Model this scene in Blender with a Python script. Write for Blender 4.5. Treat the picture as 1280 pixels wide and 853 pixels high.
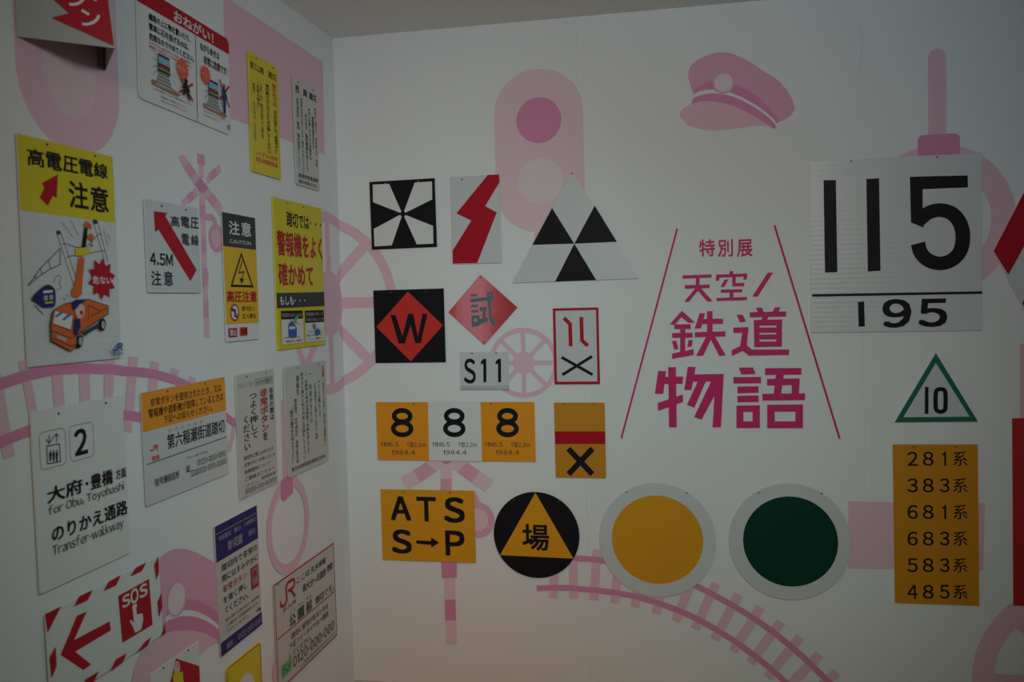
import bpy, math
from mathutils import Vector, Matrix
from mathutils.geometry import tessellate_polygon
SC = bpy.context.scene
COL = SC.collection
for o in list(bpy.data.objects):
    bpy.data.objects.remove(o)

# ------------------------------------------------------------------ camera
CAM_Z, DIST, LEFT_X, CEIL_Z = 1.49, 3.15, -1.278, 2.476
F_PX = 1117.83
RIGHT = Vector((0.98026958, 0.19600231, -0.02558608))
FORWARD = Vector((-0.19698092, 0.97941914, -0.0440075))
UP = Vector((0.01643393, 0.04817918, 0.99870351))
EYE = Vector((0, 0, CAM_Z))
cam = bpy.data.cameras.new('camera')
cam.sensor_width = 36
cam.lens = F_PX * 36 / 1280
cam.clip_start = 0.05
cam.dof.use_dof = True
cam.dof.focus_distance = 3.2
cam.dof.aperture_fstop = 4.5
camo = bpy.data.objects.new('camera', cam)
COL.objects.link(camo)
m3 = Matrix((RIGHT, UP, -FORWARD)).transposed()
camo.matrix_world = Matrix.Translation(EYE) @ m3.to_4x4()
SC.camera = camo

# ------------------------------------------------------------------ light
W = bpy.data.worlds.new('world')
SC.world = W
W.use_nodes = True
W.node_tree.nodes['Background'].inputs[0].default_value = (0.80, 0.93, 1.0, 1)
W.node_tree.nodes['Background'].inputs[1].default_value = 0.0

def area(name, loc, target, size, power, color, size_y=None, spread=180):
    l = bpy.data.lights.new(name, 'AREA')
    l.energy = power
    l.color = color
    l.size = size
    l.spread = math.radians(spread)
    if size_y:
        l.shape = 'RECTANGLE'
        l.size_y = size_y
    o = bpy.data.objects.new(name, l)
    COL.objects.link(o)
    o.location = loc
    o.rotation_euler = (Vector(target) - Vector(loc)).to_track_quat('-Z', 'Y').to_euler()
    return o

def spot(name, loc, target, power, color, angle, blend=1.0, radius=0.12):
    l = bpy.data.lights.new(name, 'SPOT')
    l.energy = power
    l.color = color
    l.spot_size = math.radians(angle)
    l.spot_blend = blend
    l.shadow_soft_size = radius
    o = bpy.data.objects.new(name, l)
    COL.objects.link(o)
    o.location = loc
    o.rotation_euler = (Vector(target) - Vector(loc)).to_track_quat('-Z', 'Y').to_euler()
    return o

spot('vignette_spot_light', (0.2, -1.0, 2.3), (-0.1, 3.15, 1.75), 137, (0.69, 0.915, 1.0), 56, 1.0, 0.25)  # added spot; its soft cone dims the walls outward like lens vignetting
spot('warm_spot_light', (0.3, -1.0, 2.3), (-0.6, 3.15, 0.9), 67, (1.0, 0.48, 0.06), 60, 1.0, 0.25)
spot('side_spot_light', (1.0, 0.8, 2.3), (-1.278, 2.5, 1.5), 54, (0.70, 0.92, 1.0), 60, 1.0, 0.25)
spot('ceiling_spot_light', (0.3, 1.2, 2.44), (-0.6, 2.6, 0), 36, (0.42, 0.96, 1.0), 100, 1.0, 0.10)
area('floor_spot_light', (-0.75, 2.3, 2.45), (-0.75, 2.55, 0.0), 0.12, 0.9, (1.0, 0.2, 0.04), spread=50)

SC.view_settings.view_transform = 'Standard'
SC.view_settings.look = 'None'
SC.view_settings.gamma = 1
SC.view_settings.use_curve_mapping = False
SC.view_settings.exposure = 0.0

# ------------------------------------------------------------------ materials
def mat(name, rgb, rough=0.5, spec=0.4, ribs=0.0, coat=0.0, noise=0.0, metal=0.0):
    m = bpy.data.materials.new(name)
    m.use_nodes = True
    nt = m.node_tree
    b = nt.nodes['Principled BSDF']
    b.inputs['Base Color'].default_value = (*rgb, 1)
    b.inputs['Roughness'].default_value = rough
    b.inputs['Specular IOR Level'].default_value = spec
    b.inputs['Coat Weight'].default_value = coat
    b.inputs['Metallic'].default_value = metal
    tc = nt.nodes.new('ShaderNodeTexCoord')
    if noise:
        n = nt.nodes.new('ShaderNodeTexNoise')
        n.inputs['Scale'].default_value = 6
        n.inputs['Detail'].default_value = 4
        mx = nt.nodes.new('ShaderNodeMix')
        mx.data_type = 'RGBA'
        mx.inputs[6].default_value = (*[c * (1 - noise) for c in rgb], 1)
        mx.inputs[7].default_value = (*rgb, 1)
        nt.links.new(tc.outputs['Object'], n.inputs['Vector'])
        nt.links.new(n.outputs['Fac'], mx.inputs[0])
        nt.links.new(mx.outputs[2], b.inputs['Base Color'])
    if ribs:
        w = nt.nodes.new('ShaderNodeTexWave')
        w.bands_direction = 'Z'
        w.inputs['Scale'].default_value = 19.6      # one flute every 16 mm
        w.inputs['Distortion'].default_value = 0
        bp = nt.nodes.new('ShaderNodeBump')
        bp.inputs['Strength'].default_value = ribs
        bp.inputs['Distance'].default_value = 0.004
        nt.links.new(tc.outputs['Object'], w.inputs['Vector'])
        nt.links.new(w.outputs['Fac'], bp.inputs['Height'])
        nt.links.new(bp.outputs['Normal'], b.inputs['Normal'])
    return m

M = {
    'wall': mat('white_wallpaper', (0.80, 0.80, 0.81), 0.75, 0.25, noise=0.015),
    'ceiling': mat('ceiling_paint', (0.90, 0.91, 0.90), 0.9, 0.2, noise=0.02),
    'floor': mat('wood_floor', (0.50, 0.36, 0.20), 0.45, 0.4, noise=0.25),
    'baseboard': mat('baseboard_vinyl', (0.62, 0.60, 0.56), 0.5),
    'pale': mat('pale_pink_print', (0.80, 0.575, 0.63), 0.7, 0.2),
    'palest': mat('palest_pink_print', (0.80, 0.66, 0.71), 0.7, 0.2),
    'light': mat('light_pink_print', (0.80, 0.50, 0.60), 0.7, 0.2),
    'pink': mat('mid_pink_print', (0.76, 0.385, 0.53), 0.7, 0.2),
    'deep': mat('deep_pink_print', (0.72, 0.27, 0.45), 0.7, 0.2),
    'magenta': mat('magenta_vinyl', (0.62, 0.022, 0.16), 0.6, 0.25),
    'white': mat('white_plastic_board', (0.73, 0.73, 0.73), 0.4, 0.4),
    'sheet': mat('grey_reflective_sheet', (0.63, 0.64, 0.66), 0.34, 0.5, noise=0.05),
    'ribbed': mat('ribbed_reflective_board', (0.66, 0.67, 0.69), 0.30, 0.5, ribs=0.06, noise=0.04),
    'cream': mat('aged_white_board', (0.56, 0.55, 0.52), 0.4, 0.4),
    'orange': mat('orange_yellow_sheet', (0.86, 0.31, 0.012), 0.4, 0.35),
    'amber': mat('amber_ribbed_sheet', (0.76, 0.33, 0.012), 0.36, 0.4, ribs=0.06),
    'brownorange': mat('dull_orange_sheet', (0.62, 0.25, 0.012), 0.4, 0.35),
    'chrome': mat('chrome_yellow_sheet', (0.78, 0.46, 0.012), 0.42, 0.35),
    'yellow': mat('yellow_sheet', (0.70, 0.56, 0.012), 0.42, 0.35),
    'red': mat('red_print', (0.46, 0.004, 0.018), 0.45, 0.2),
    'scarlet': mat('scarlet_print', (0.66, 0.035, 0.028), 0.45, 0.25),
    'brick': mat('brick_red_sheet', (0.50, 0.02, 0.02), 0.5, 0.3),
    'burst': mat('orange_red_print', (0.80, 0.10, 0.06), 0.45, 0.35),
    'green': mat('dark_green_sheet', (0.001, 0.045, 0.028), 0.45, 0.15),
    'greenb': mat('green_border', (0.005, 0.14, 0.085), 0.4, 0.35),
    'leaf': mat('bright_green_print', (0.12, 0.42, 0.14), 0.45, 0.35),
    'blue': mat('navy_blue_print', (0.020, 0.017, 0.15), 0.45, 0.2),
    'midblue': mat('mid_blue_print', (0.03, 0.10, 0.42), 0.45, 0.35),
    'sky': mat('sky_blue_print', (0.22, 0.48, 0.68), 0.45, 0.35),
    'teal': mat('faded_teal_print', (0.085, 0.18, 0.22), 0.5, 0.3),
    'black': mat('black_print', (0.012, 0.010, 0.014), 0.5, 0.12),
    'dark': mat('dark_grey_print', (0.05, 0.05, 0.055), 0.5, 0.15),
    'grey': mat('grey_print', (0.22, 0.23, 0.23), 0.5, 0.3),
    'palegrey': mat('pale_grey_print', (0.42, 0.42, 0.40), 0.5, 0.3),
    'brown': mat('brown_print', (0.38, 0.20, 0.11), 0.5, 0.3),
    'skin': mat('pale_skin_print', (0.70, 0.52, 0.42), 0.5, 0.3),
    'truck': mat('truck_orange_print', (0.68, 0.13, 0.02), 0.45, 0.35),
    'metal': mat('dark_nail_steel', (0.10, 0.09, 0.08), 0.4, 0.5, metal=0.6),
    'brass': mat('brass_nail', (0.45, 0.30, 0.12), 0.35, 0.5, metal=0.7),
    'alu': mat('bare_aluminium_plate', (0.50, 0.51, 0.52), 0.4, 0.5, metal=0.3),
}
# faded red: bleached pink in its middle, still red at the two side corners
fm = bpy.data.materials.new('sun_faded_red')
fm.use_nodes = True
nt = fm.node_tree
tc = nt.nodes.new('ShaderNodeTexCoord')
sep = nt.nodes.new('ShaderNodeSeparateXYZ')
cr = nt.nodes.new('ShaderNodeValToRGB')
nz = nt.nodes.new('ShaderNodeTexNoise')
nz.inputs['Scale'].default_value = 9
ad = nt.nodes.new('ShaderNodeMath'); ad.operation = 'MULTIPLY_ADD'
ad.inputs[1].default_value = 0.16
nt.links.new(tc.outputs['Generated'], sep.inputs[0])
nt.links.new(nz.outputs['Fac'], ad.inputs[0])
nt.links.new(sep.outputs['X'], ad.inputs[2])
nt.links.new(ad.outputs[0], cr.inputs[0])
nt.links.new(cr.outputs[0], nt.nodes['Principled BSDF'].inputs['Base Color'])
nt.nodes['Principled BSDF'].inputs['Roughness'].default_value = 0.42
els = cr.color_ramp.elements
els[0].position = 0.08; els[0].color = (0.66, 0.045, 0.06, 1)
els[1].position = 1.0; els[1].color = (0.46, 0.035, 0.04, 1)
for p, c in ((0.30, (0.78, 0.22, 0.27, 1)), (0.55, (0.80, 0.25, 0.29, 1)), (0.78, (0.60, 0.07, 0.08, 1))):
    e = els.new(p); e.color = c
M['faded'] = fm

# ------------------------------------------------------------------ helpers
def K(x0, y0, s):
    """turns positions measured in an enlarged detail back into photo pixels"""
    return lambda *p: [(x0 + s * x, y0 + s * y) for x, y in p]

def ray(p):
    return (RIGHT * ((p[0] - 640) / F_PX) + FORWARD - UP * ((p[1] - 426.5) / F_PX))

class Frame:
    def __init__(s, O, U, V):
        s.O, s.U, s.V = Vector(O), Vector(U).normalized(), Vector(V).normalized()
        s.N = s.U.cross(s.V)
        if (EYE - s.O).dot(s.N) < 0:
            s.N = -s.N
    def hit(s, p):
        r = ray(p)
        P = EYE + r * ((s.O - EYE).dot(s.N) / r.dot(s.N))
        d = P - s.O
        return Vector((d.dot(s.U), d.dot(s.V)))
    def world(s, a, b, c=0.0):
        return s.O + s.U * a + s.V * b + s.N * c

BACK = Frame((0, DIST, 0), (1, 0, 0), (0, 0, 1))
LEFT = Frame((LEFT_X, 0, 0), (0, 1, 0), (0, 0, 1))

def link(name, verts, faces, material, parent=None, label=None):
    me = bpy.data.meshes.new(name)
    if parent is not None:
        inv = parent.matrix_world.inverted()
        verts = [inv @ Vector(v) for v in verts]
    me.from_pydata([tuple(v) for v in verts], [], faces)
    me.validate()
    me.materials.append(M[material])
    o = bpy.data.objects.new(name, me)
    COL.objects.link(o)
    if parent is not None:
        o.parent = parent
    if label:
        o['label'] = label
    return o

def box(x0, x1, y0, y1, z0, z1):
    v = [(x, y, z) for x in (x0, x1) for y in (y0, y1) for z in (z0, z1)]
    f = [(0, 1, 3, 2), (4, 6, 7, 5), (0, 4, 5, 1), (2, 3, 7, 6), (0, 2, 6, 4), (1, 5, 7, 3)]
    return v, f

def spline(pts, n=6, closed=False):
    P = [Vector(p) for p in pts]
    N = len(P)
    out = []
    for i in range(N if closed else N - 1):
        a = P[(i - 1) % N] if (closed or i > 0) else P[0] * 2 - P[1]
        b, c = P[i], P[(i + 1) % N]
        d = P[(i + 2) % N] if (closed or i < N - 2) else c * 2 - b
        for k in range(n):
            t = k / n
            out.append(0.5 * ((2 * b) + (c - a) * t + (2 * a - 5 * b + 4 * c - d) * t * t + (3 * b - a - 3 * c + d) * t ** 3))
    if not closed:
        out.append(P[-1])
    return [tuple(p) for p in out]

_glyphs = {}
def glyph(ch):
    """outline of one character in Blender's own built-in font, unit em; plain Latin letters
    are taken from their full-width forms so that they match the Japanese gothic type"""
    if ch not in _glyphs:
        if ch == '1':
            _glyphs[ch] = ([(0.46, 0.0), (0.57, 0.0), (0.57, 0.735), (0.48, 0.735), (0.46, 0.66), (0.33, 0.625), (0.33, 0.555), (0.46, 0.575)],
                           [(0, 1, 2, 3, 4, 7), (4, 5, 6, 7)])
            return _glyphs[ch]
        if ch == '-':
            _glyphs[ch] = ([(0.35, 0.30), (0.62, 0.30), (0.62, 0.375), (0.35, 0.375)], [(0, 1, 2, 3)])
            return _glyphs[ch]
        c = bpy.data.curves.new('t', 'FONT')
        c.body = chr(ord(ch) + 0xFEE0) if 0x21 <= ord(ch) <= 0x7E else ch
        c.resolution_u = 3 if ord(ch) < 0x80 else 2
        c.fill_mode = 'FRONT'
        o = bpy.data.objects.new('t', c)
        COL.objects.link(o)
        me = bpy.data.meshes.new_from_object(o.evaluated_get(bpy.context.evaluated_depsgraph_get()))
        _glyphs[ch] = ([(v.co.x, v.co.y) for v in me.vertices], [tuple(p.vertices) for p in me.polygons])
        bpy.data.objects.remove(o)
        bpy.data.curves.remove(c)
        bpy.data.meshes.remove(me)
    return _glyphs[ch]

def glyphs(txt):
    V, F, x = [], [], 0.0
    for ch in txt:
        if ch in ' \u3000':
            x += 0.30
            continue
        vs, fs = glyph(ch)
        if ord(ch) < 0x80:
            x0, x1 = min(v[0] for v in vs), max(v[0] for v in vs)
            pad = 0.085 if ch.isdigit() else 0.045
            dx, adv = x - x0 + pad, (x1 - x0) + 2 * pad
        else:
            dx, adv = x, 1.0
        n = len(V)
        V += [(v[0] + dx, v[1]) for v in vs]
        F += [tuple(n + i for i in f) for f in fs]
        x += adv
    return V, F

LAYER = 0.00030
class Art:
    """flat print on a surface; every (name, colour) pair becomes one part"""
    def __init__(s, frame, parent, base=0.0, w=1.0, h=1.0, layer=LAYER):
        s.layer, s.step = layer, layer / 25
        s.f, s.parent, s.base, s.w, s.h = frame, parent, base, w, h
        s.parts = {}
        s.labels = {}
        s.order = []
        s.lift = {}
        s.tag = 0          # pieces drawn under one tag are one part
    def P(s, p, unit=False):
        if unit:
            return Vector((p[0] * s.w, -p[1] * s.h))
        return s.f.hit(p)
    def slot(s, name, m):
        if (name, m) not in s.order:
            s.order.append((name, m))
        return s.parts.setdefault((name, m, s.tag), ([], []))
    SINGLE = {'white_wedge', 'black_triangle', 'numeral', 'small_numeral', 'lettering_large', 'red_mark', 'black_cross', 'printed_tie', 'printed_rail',
              'title_line', 'starburst', 'utility_pole', 'truck_wheel', 'wheel_hub', 'train_window', 'picture_panel', 'picture_heading', 'company_stamp',
              'blue_band', 'red_cross', 'walker_figure', 'platform_edge', 'track_bed', 'train_body', 'train_stripe', 'train_skirt', 'symbol_frame',
              'printed_lamp', 'power_line', 'lift_arrow', 'crane_hook', 'windscreen_stripe', 'child_figure', 'printed_post', 'printed_crossbuck'}
    def raw(s, name, m, pts, tris):
        if name in s.SINGLE or (name == 'red_stripe'):
            s.tag += 1
        V, F = s.slot(name, m)
        n = len(V)
        lift = s.lift.get((name, m), 0.0)          # overlapping pieces never share a plane
        s.lift[(name, m)] = (lift + s.step) if lift < 20 * s.step else 0.0
        V += [(p[0], p[1], p[2] if len(p) > 2 else lift) for p in pts]
        for t in tris:
            a = 0.0
            for i in range(len(t)):
                p, q = pts[t[i]], pts[t[(i + 1) % len(t)]]
                a += p[0] * q[1] - p[1] * q[0]
            t = tuple(n + i for i in t)
            F.append(t if a > 0 else t[::-1])
    def poly(s, name, m, pts, unit=False, local=False, label=None):
        L = [Vector(p) for p in pts] if local else [s.P(p, unit) for p in pts]
        s.raw(name, m, L, tessellate_polygon([[Vector((p[0], p[1], 0)) for p in L]]))
        if label:
            s.labels[(name, m)] = label
    def stroke(s, name, m, pts, width, closed=False, unit=False, local=False, smooth=0, label=None):
        L = [Vector(p) for p in pts] if local else [s.P(p, unit) for p in pts]
        if smooth:
            L = [Vector(p) for p in spline(L, smooth, closed)]
        n = len(L)
        Ls, Rs = [], []
        for i in range(n):
            a = L[(i - 1) % n] if (closed or i > 0) else None
            b = L[(i + 1) % n] if (closed or i < n - 1) else None
            d1 = (L[i] - a).normalized() if a is not None else (b - L[i]).normalized()
            d2 = (b - L[i]).normalized() if b is not None else d1
            t = (d1 + d2)
            t = t.normalized() if t.length > 1e-6 else d2
            nn = Vector((-t.y, t.x))
            k = width / 2 / max(0.45, nn.dot(Vector((-d2.y, d2.x))))
            Ls.append(L[i] + nn * k)
            Rs.append(L[i] - nn * k)
        pts2 = Ls + Rs
        tr = [(i, (i + 1) % n, n + (i + 1) % n, n + i) for i in range(n if closed else n - 1)]
        s.raw(name, m, pts2, tr)
        if label:
            s.labels[(name, m)] = label
    def ring(s, name, m, c, rx, ry=None, inner=0.0, n=56, a0=0, a1=360, label=None):
        ry = ry or rx
        full = abs(a1 - a0) >= 360
        k = n if full else n + 1
        A = [math.radians(a0 + (a1 - a0) * i / n) for i in range(k)]
        o = [(c[0] + rx * math.cos(a), c[1] + ry * math.sin(a)) for a in A]
        if inner:
            i_ = [(c[0] + (rx - inner) * math.cos(a), c[1] + (ry - inner) * math.sin(a)) for a in A]
            s.raw(name, m, o + i_, [(j, (j + 1) % k, k + (j + 1) % k, k + j) for j in range(n)])
        else:
            s.raw(name, m, o + [c], [(j, (j + 1) % k, k) for j in range(n)])
        if label:
            s.labels[(name, m)] = label
    def oval(s, name, m, l, r, t, b, inner=0.0, label=None):
        """ellipse from its left, right, top and bottom points in the photo"""
        l, r, t, b = [s.P(p) for p in (l, r, t, b)]
        s.ring(name, m, ((l.x + r.x) / 2, (t.y + b.y) / 2), (r.x - l.x) / 2, (t.y - b.y) / 2, inner, label=label)
    def letters(s, name, m, pts, fs, txt, bold, ex, ey):
        if bold > 0:
            for i, (dx, dy) in enumerate(((-1, -1), (1, -1), (1, 1), (-1, 1)) if bold > 0.013 else ((-1, 0.4), (1, -0.4))):
                s.raw(name, m, [(p[0] + dx * bold * ex * 0.8, p[1] + dy * bold * ey * 0.8, 1.5e-5 * (i + 1)) for p in pts], fs)
        else:
            s.raw(name, m, pts, fs)
    def text(s, name, m, txt, p0, p1, bold=0.0, unit=False, vert=False, label=None):
        a, b = s.P(p0, unit), s.P(p1, unit)
        x0, x1, y1, y0 = min(a.x, b.x), max(a.x, b.x), max(a.y, b.y), min(a.y, b.y)
        if (b - a).length > (0.035 if len(txt) == 1 else 0.045):
            s.tag += 1000      # each line of writing, and each large character, is a part of its own
        if vert:
            ch = (y1 - y0) / len(txt)
            for i, c in enumerate(txt):
                if c in ' 　':
                    continue
                vs, fs = glyph(c)
                if not vs:
                    continue
                yb = y1 - (i + 1) * ch
                if c in 'ー':
                    pts = [(x0 + (x1 - x0) * (0.5 + (v[1] - 0.38)), yb + ch * (0.5 - (v[0] - 0.5))) for v in vs]
                else:
                    pts = [(x0 + (x1 - x0) * v[0], yb + ch * (v[1] + 0.12)) for v in vs]
                s.letters(name, m, pts, fs, c, bold, x1 - x0, ch)
        else:
            vs, fs = glyphs(txt)
            gx0, gx1 = min(v[0] for v in vs), max(v[0] for v in vs)
            gy0, gy1 = min(v[1] for v in vs), max(v[1] for v in vs)
            pts = [(x0 + (x1 - x0) * (v[0] - gx0) / (gx1 - gx0), y0 + (y1 - y0) * (v[1] - gy0) / (gy1 - gy0)) for v in vs]
            s.letters(name, m, pts, fs, txt, bold, (x1 - x0) / (gx1 - gx0), (y1 - y0) / (gy1 - gy0))
        if label:
            s.labels[(name, m)] = label
    def done(s):
        for (name, m, tag), (V, F) in s.parts.items():
            c = s.base + (s.order.index((name, m)) + 1) * s.layer
            link(name, [s.f.world(a, b, c + e) for a, b, e in V], F, m, s.parent, s.labels.get((name, m)))

def extrude(outline, t):
    """closed solid from a flat outline, front face at 0 and back at -t, with a small chamfer"""
    n = len(outline)
    cx = sum(p[0] for p in outline) / n
    cy = sum(p[1] for p in outline) / n
    ch = 0.0005
    ins = []
    for p in outline:
        d = Vector((p[0] - cx, p[1] - cy))
        q = Vector((p[0], p[1])) - d.normalized() * ch
        ins.append((q.x, q.y))
    V = [(p[0], p[1], 0.0) for p in ins] + [(p[0], p[1], -ch) for p in outline] + [(p[0], p[1], -t) for p in outline]
    F = [tuple(range(n)), tuple(range(3 * n - 1, 2 * n - 1, -1))]
    for k in (0, n):
        for i in range(n):
            j = (i + 1) % n
            F.append((k + i, k + n + i, k + n + j, k + j))
    return V, F

def rounded(w, h, r, n=6):
    """outline counter-clockwise, origin at the top left corner"""
    if r <= 0:
        return [(0, -h), (w, -h), (w, 0), (0, 0)]
    out = []
    for cx, cy, a in ((r, -h + r, 180), (w - r, -h + r, 270), (w - r, -r, 0), (r, -r, 90)):
        for i in range(n + 1):
            t = math.radians(a + 90 * i / n)
            out.append((cx + r * math.cos(t), cy + r * math.sin(t)))
    return out

def nail(fr, a, b, parent, m='metal', depth=0.007):
    V, F = [], []
    n = 10
    for c, r in ((-depth, 0.0011), (0.0, 0.0011), (0.0002, 0.0030), (0.0012, 0.0028), (0.0018, 0.0014)):
        for i in range(n):
            t = 2 * math.pi * i / n
            V.append(fr.world(a + r * math.cos(t), b + r * math.sin(t), c))
    for k in range(4):
        for i in range(n):
            j = (i + 1) % n
            F.append((k * n + i, k * n + j, (k + 1) * n + j, (k + 1) * n + i))
    F.append(tuple(range(4 * n, 5 * n)))
    link('nail', V, F, m, parent)

def sign(name, label, wall, quad, material, nails=(), r=0.0, off=0.006, t=0.0025, cat='sign', outline=None, group=None, nail_m='metal'):
    """a plate hung flat on a wall: quad = its four corners as seen in the photo (tl, tr, br, bl)"""
    fr0 = Frame(wall.O + wall.N * off, wall.U, wall.V)
    q = [fr0.hit(p) for p in quad]
    c = sum(q, Vector((0, 0))) / 4
    w = ((q[1] - q[0]).length + (q[2] - q[3]).length) / 2
    h = ((q[3] - q[0]).length + (q[2] - q[1]).length) / 2
    d = ((q[1] - q[0]) + (q[2] - q[3])).normalized()
    e = ((q[0] - q[3]) + (q[1] - q[2])).normalized()
    ang = (math.atan2(d.y, d.x) + math.atan2(-e.x, e.y)) / 2
    d = Vector((math.cos(ang), math.sin(ang)))
    U = fr0.U * d.x + fr0.V * d.y
    V = fr0.V * d.x - fr0.U * d.y
    e = Vector((-d.y, d.x))
    tl = c - d * (w / 2) + e * (h / 2)
    fr = Frame(fr0.world(tl.x, tl.y), U, V)
    root = bpy.data.objects.new(name, None)
    root.empty_display_size = 0.05
    COL.objects.link(root)
    base = fr.world(w / 2, -h, -off)
    R = Matrix((fr.U, fr.N * -1, fr.V)).transposed().to_4x4()
    root.matrix_world = Matrix.Translation(base) @ R
    root['label'] = label
    root['category'] = cat
    if group:
        root['group'] = group
    if outline is None:
        ol = rounded(w, h, r)
    elif callable(outline):
        ol = outline(w, h)
    else:
        ol = [tuple(fr.hit(p)) for p in outline]
    Vv, Ff = extrude(ol, t)
    link('plate', [fr.world(*v) for v in Vv], Ff, material, root)
    for nx, ny in nails:
        nail(fr, nx * w, -ny * h, root, nail_m)
    return Art(fr, root, 0.0, w, h)

def circle_sign(name, label, l, r, t, b, material, nails=(), **kw):
    fr0 = Frame(BACK.O + BACK.N * 0.006, BACK.U, BACK.V)
    L, R_, T, B_ = [fr0.hit(p) for p in (l, r, t, b)]
    c = Vector(((L.x + R_.x) / 2, (T.y + B_.y) / 2))
    rad = ((R_.x - L.x) + (T.y - B_.y)) / 4
    fr = Frame(fr0.world(c.x - rad, c.y + rad), BACK.U, BACK.V)
    root = bpy.data.objects.new(name, None)
    COL.objects.link(root)
    root.matrix_world = Matrix.Translation(fr.world(rad, -2 * rad, -0.006))
    root['label'] = label
    root['category'] = 'sign'
    for k, v in kw.items():
        root[k] = v
    ol = [(rad + rad * math.cos(2 * math.pi * i / 96), -rad + rad * math.sin(2 * math.pi * i / 96)) for i in range(96)]
    Vv, Ff = extrude(ol, 0.0025)
    link('plate', [fr.world(*v) for v in Vv], Ff, material, root)
    for a in nails:
        q = fr.hit(a)
        nail(fr, q.x, q.y, root)
    return Art(fr, root, 0.0, 2 * rad, 2 * rad), rad

# ------------------------------------------------------------------ the room
def struct(name, geo, m, parent=None, label=None, category=None):
    o = link(name, geo[0], geo[1], m, parent)
    if parent is None:
        o['kind'] = 'structure'
        if label:
            o['label'] = label
        if category:
            o['category'] = category
    return o

BX = 2.45            # how far the back wall runs to the right
wall_back = struct('wall_back', box(LEFT_X - 0.12, BX, DIST + 0.012, DIST + 0.12, 0, CEIL_Z), 'wall', None,
                   'white far wall with pink railway prints and hung signs', 'wall')
seams = [LEFT_X, -0.377, 0.562, 1.49, BX]
for a, b in zip(seams, seams[1:]):
    g = 0.00012
    ch = 0.0003
    x0, x1 = a + (g if a > LEFT_X else 0), b - g
    V = [(x0, DIST + 0.012, 0), (x1, DIST + 0.012, 0), (x1, DIST + 0.012, CEIL_Z), (x0, DIST + 0.012, CEIL_Z),
         (x0, DIST + ch, 0), (x1, DIST + ch, 0), (x1, DIST + ch, CEIL_Z), (x0, DIST + ch, CEIL_Z),
         (x0 + ch, DIST, 0), (x1 - ch, DIST, 0), (x1 - ch, DIST, CEIL_Z), (x0 + ch, DIST, CEIL_Z)]
    F = [(8, 9, 10, 11), (4, 8, 11, 7), (5, 6, 10, 9), (0, 4, 7, 3), (1, 2, 6, 5), (3, 7, 11, 10, 6, 2), (0, 1, 5, 9, 8, 4)]
    link('wall_panel', V, F, 'wall', wall_back)
wall_left = struct('wall_left', box(LEFT_X - 0.12, LEFT_X, -1.6, DIST + 0.012, 0, CEIL_Z), 'wall', None,
                   'white left wall carrying the crossing notices', 'wall')
struct('floor', box(LEFT_X - 0.12, BX, -1.6, DIST + 0.12, -0.1, 0), 'floor', None, 'wood coloured floor of the room', 'floor')
struct('ceiling', box(LEFT_X - 0.12, BX, -1.6, DIST + 0.12, CEIL_Z, CEIL_Z + 0.1), 'ceiling', None, 'plain beige grey ceiling', 'ceiling')
bb = 0.072
def skirting(name, x0, x1, y0, y1):
    return struct(name, box(x0, x1, y0, y1, 0, bb), 'baseboard', None, 'low grey skirting strip along the foot of the wall', 'baseboard')
skirting('baseboard_back', LEFT_X + 0.008, BX, DIST - 0.008, DIST)['label'] = 'low grey skirting strip under the far wall'
skirting('baseboard_left', LEFT_X, LEFT_X + 0.008, -1.6, DIST)['label'] = 'low grey skirting strip under the left wall'

# ------------------------------------------------------------------ pink prints on the far wall
def wheel(A, name, c, r, band, hub, spoke, m, clip=None, label=None, hub_m=None):
    """spoked wheel; clip(x) keeps only the side of a corner it is printed on"""
    B = Art(A.f, A.parent, layer=A.layer)
    B.ring(name, m, c, r, inner=band, n=96)
    B.ring(name, m, c, hub, n=64)
    for k in range(8):
        t = math.radians(45 * k)
        d = Vector((math.cos(t), math.sin(t)))
        L = [Vector(c) + d * (hub * 0.8 + (r - band * 0.7 - hub * 0.8) * i / 24) for i in range(25)]
        B.stroke(name, m, L, spoke, local=True)
    V, F = B.parts[(name, m, 0)]
    if clip:
        lo, hi = clip
        T = []
        NV = []
        for f in F:
            pl = [V[i] for i in f]
            for lim, sg in ((lo, 1), (hi, -1)):
                if lim is None or not pl:
                    continue
                out = []
                for i in range(len(pl)):
                    p, q = pl[i], pl[(i + 1) % len(pl)]
                    ip, iq = (p[0] - lim) * sg >= 0, (q[0] - lim) * sg >= 0
                    if ip:
                        out.append(p)
                    if ip != iq:
                        t = (lim - p[0]) / (q[0] - p[0])
                        out.append((lim, p[1] + t * (q[1] - p[1]), p[2]))
                pl = out
            if len(pl) >= 3:
                T.append(tuple(range(len(NV), len(NV) + len(pl))))
                NV += pl
        V, F = NV, T
    A.raw(name, m, V, F)
    if label:
        A.labels[(name, m)] = label

WB = Art(BACK, wall_back, layer=0.00011)
# the wheel that turns the corner
wz = CAM_Z + 0.0104
wheel(WB, 'printed_wheel', (LEFT_X - 0.113, wz), 0.329, 0.037, 0.119, 0.040, 'light', (LEFT_X, None),
      'right part of the pink spoked wheel print beside the corner')
WL = Art(LEFT, wall_left, layer=0.00011)
wheel(WL, 'printed_wheel', (DIST - 0.113, wz), 0.329, 0.037, 0.119, 0.040, 'light', (None, DIST),
      'left part of the pink spoked wheel print beside the corner')

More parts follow.
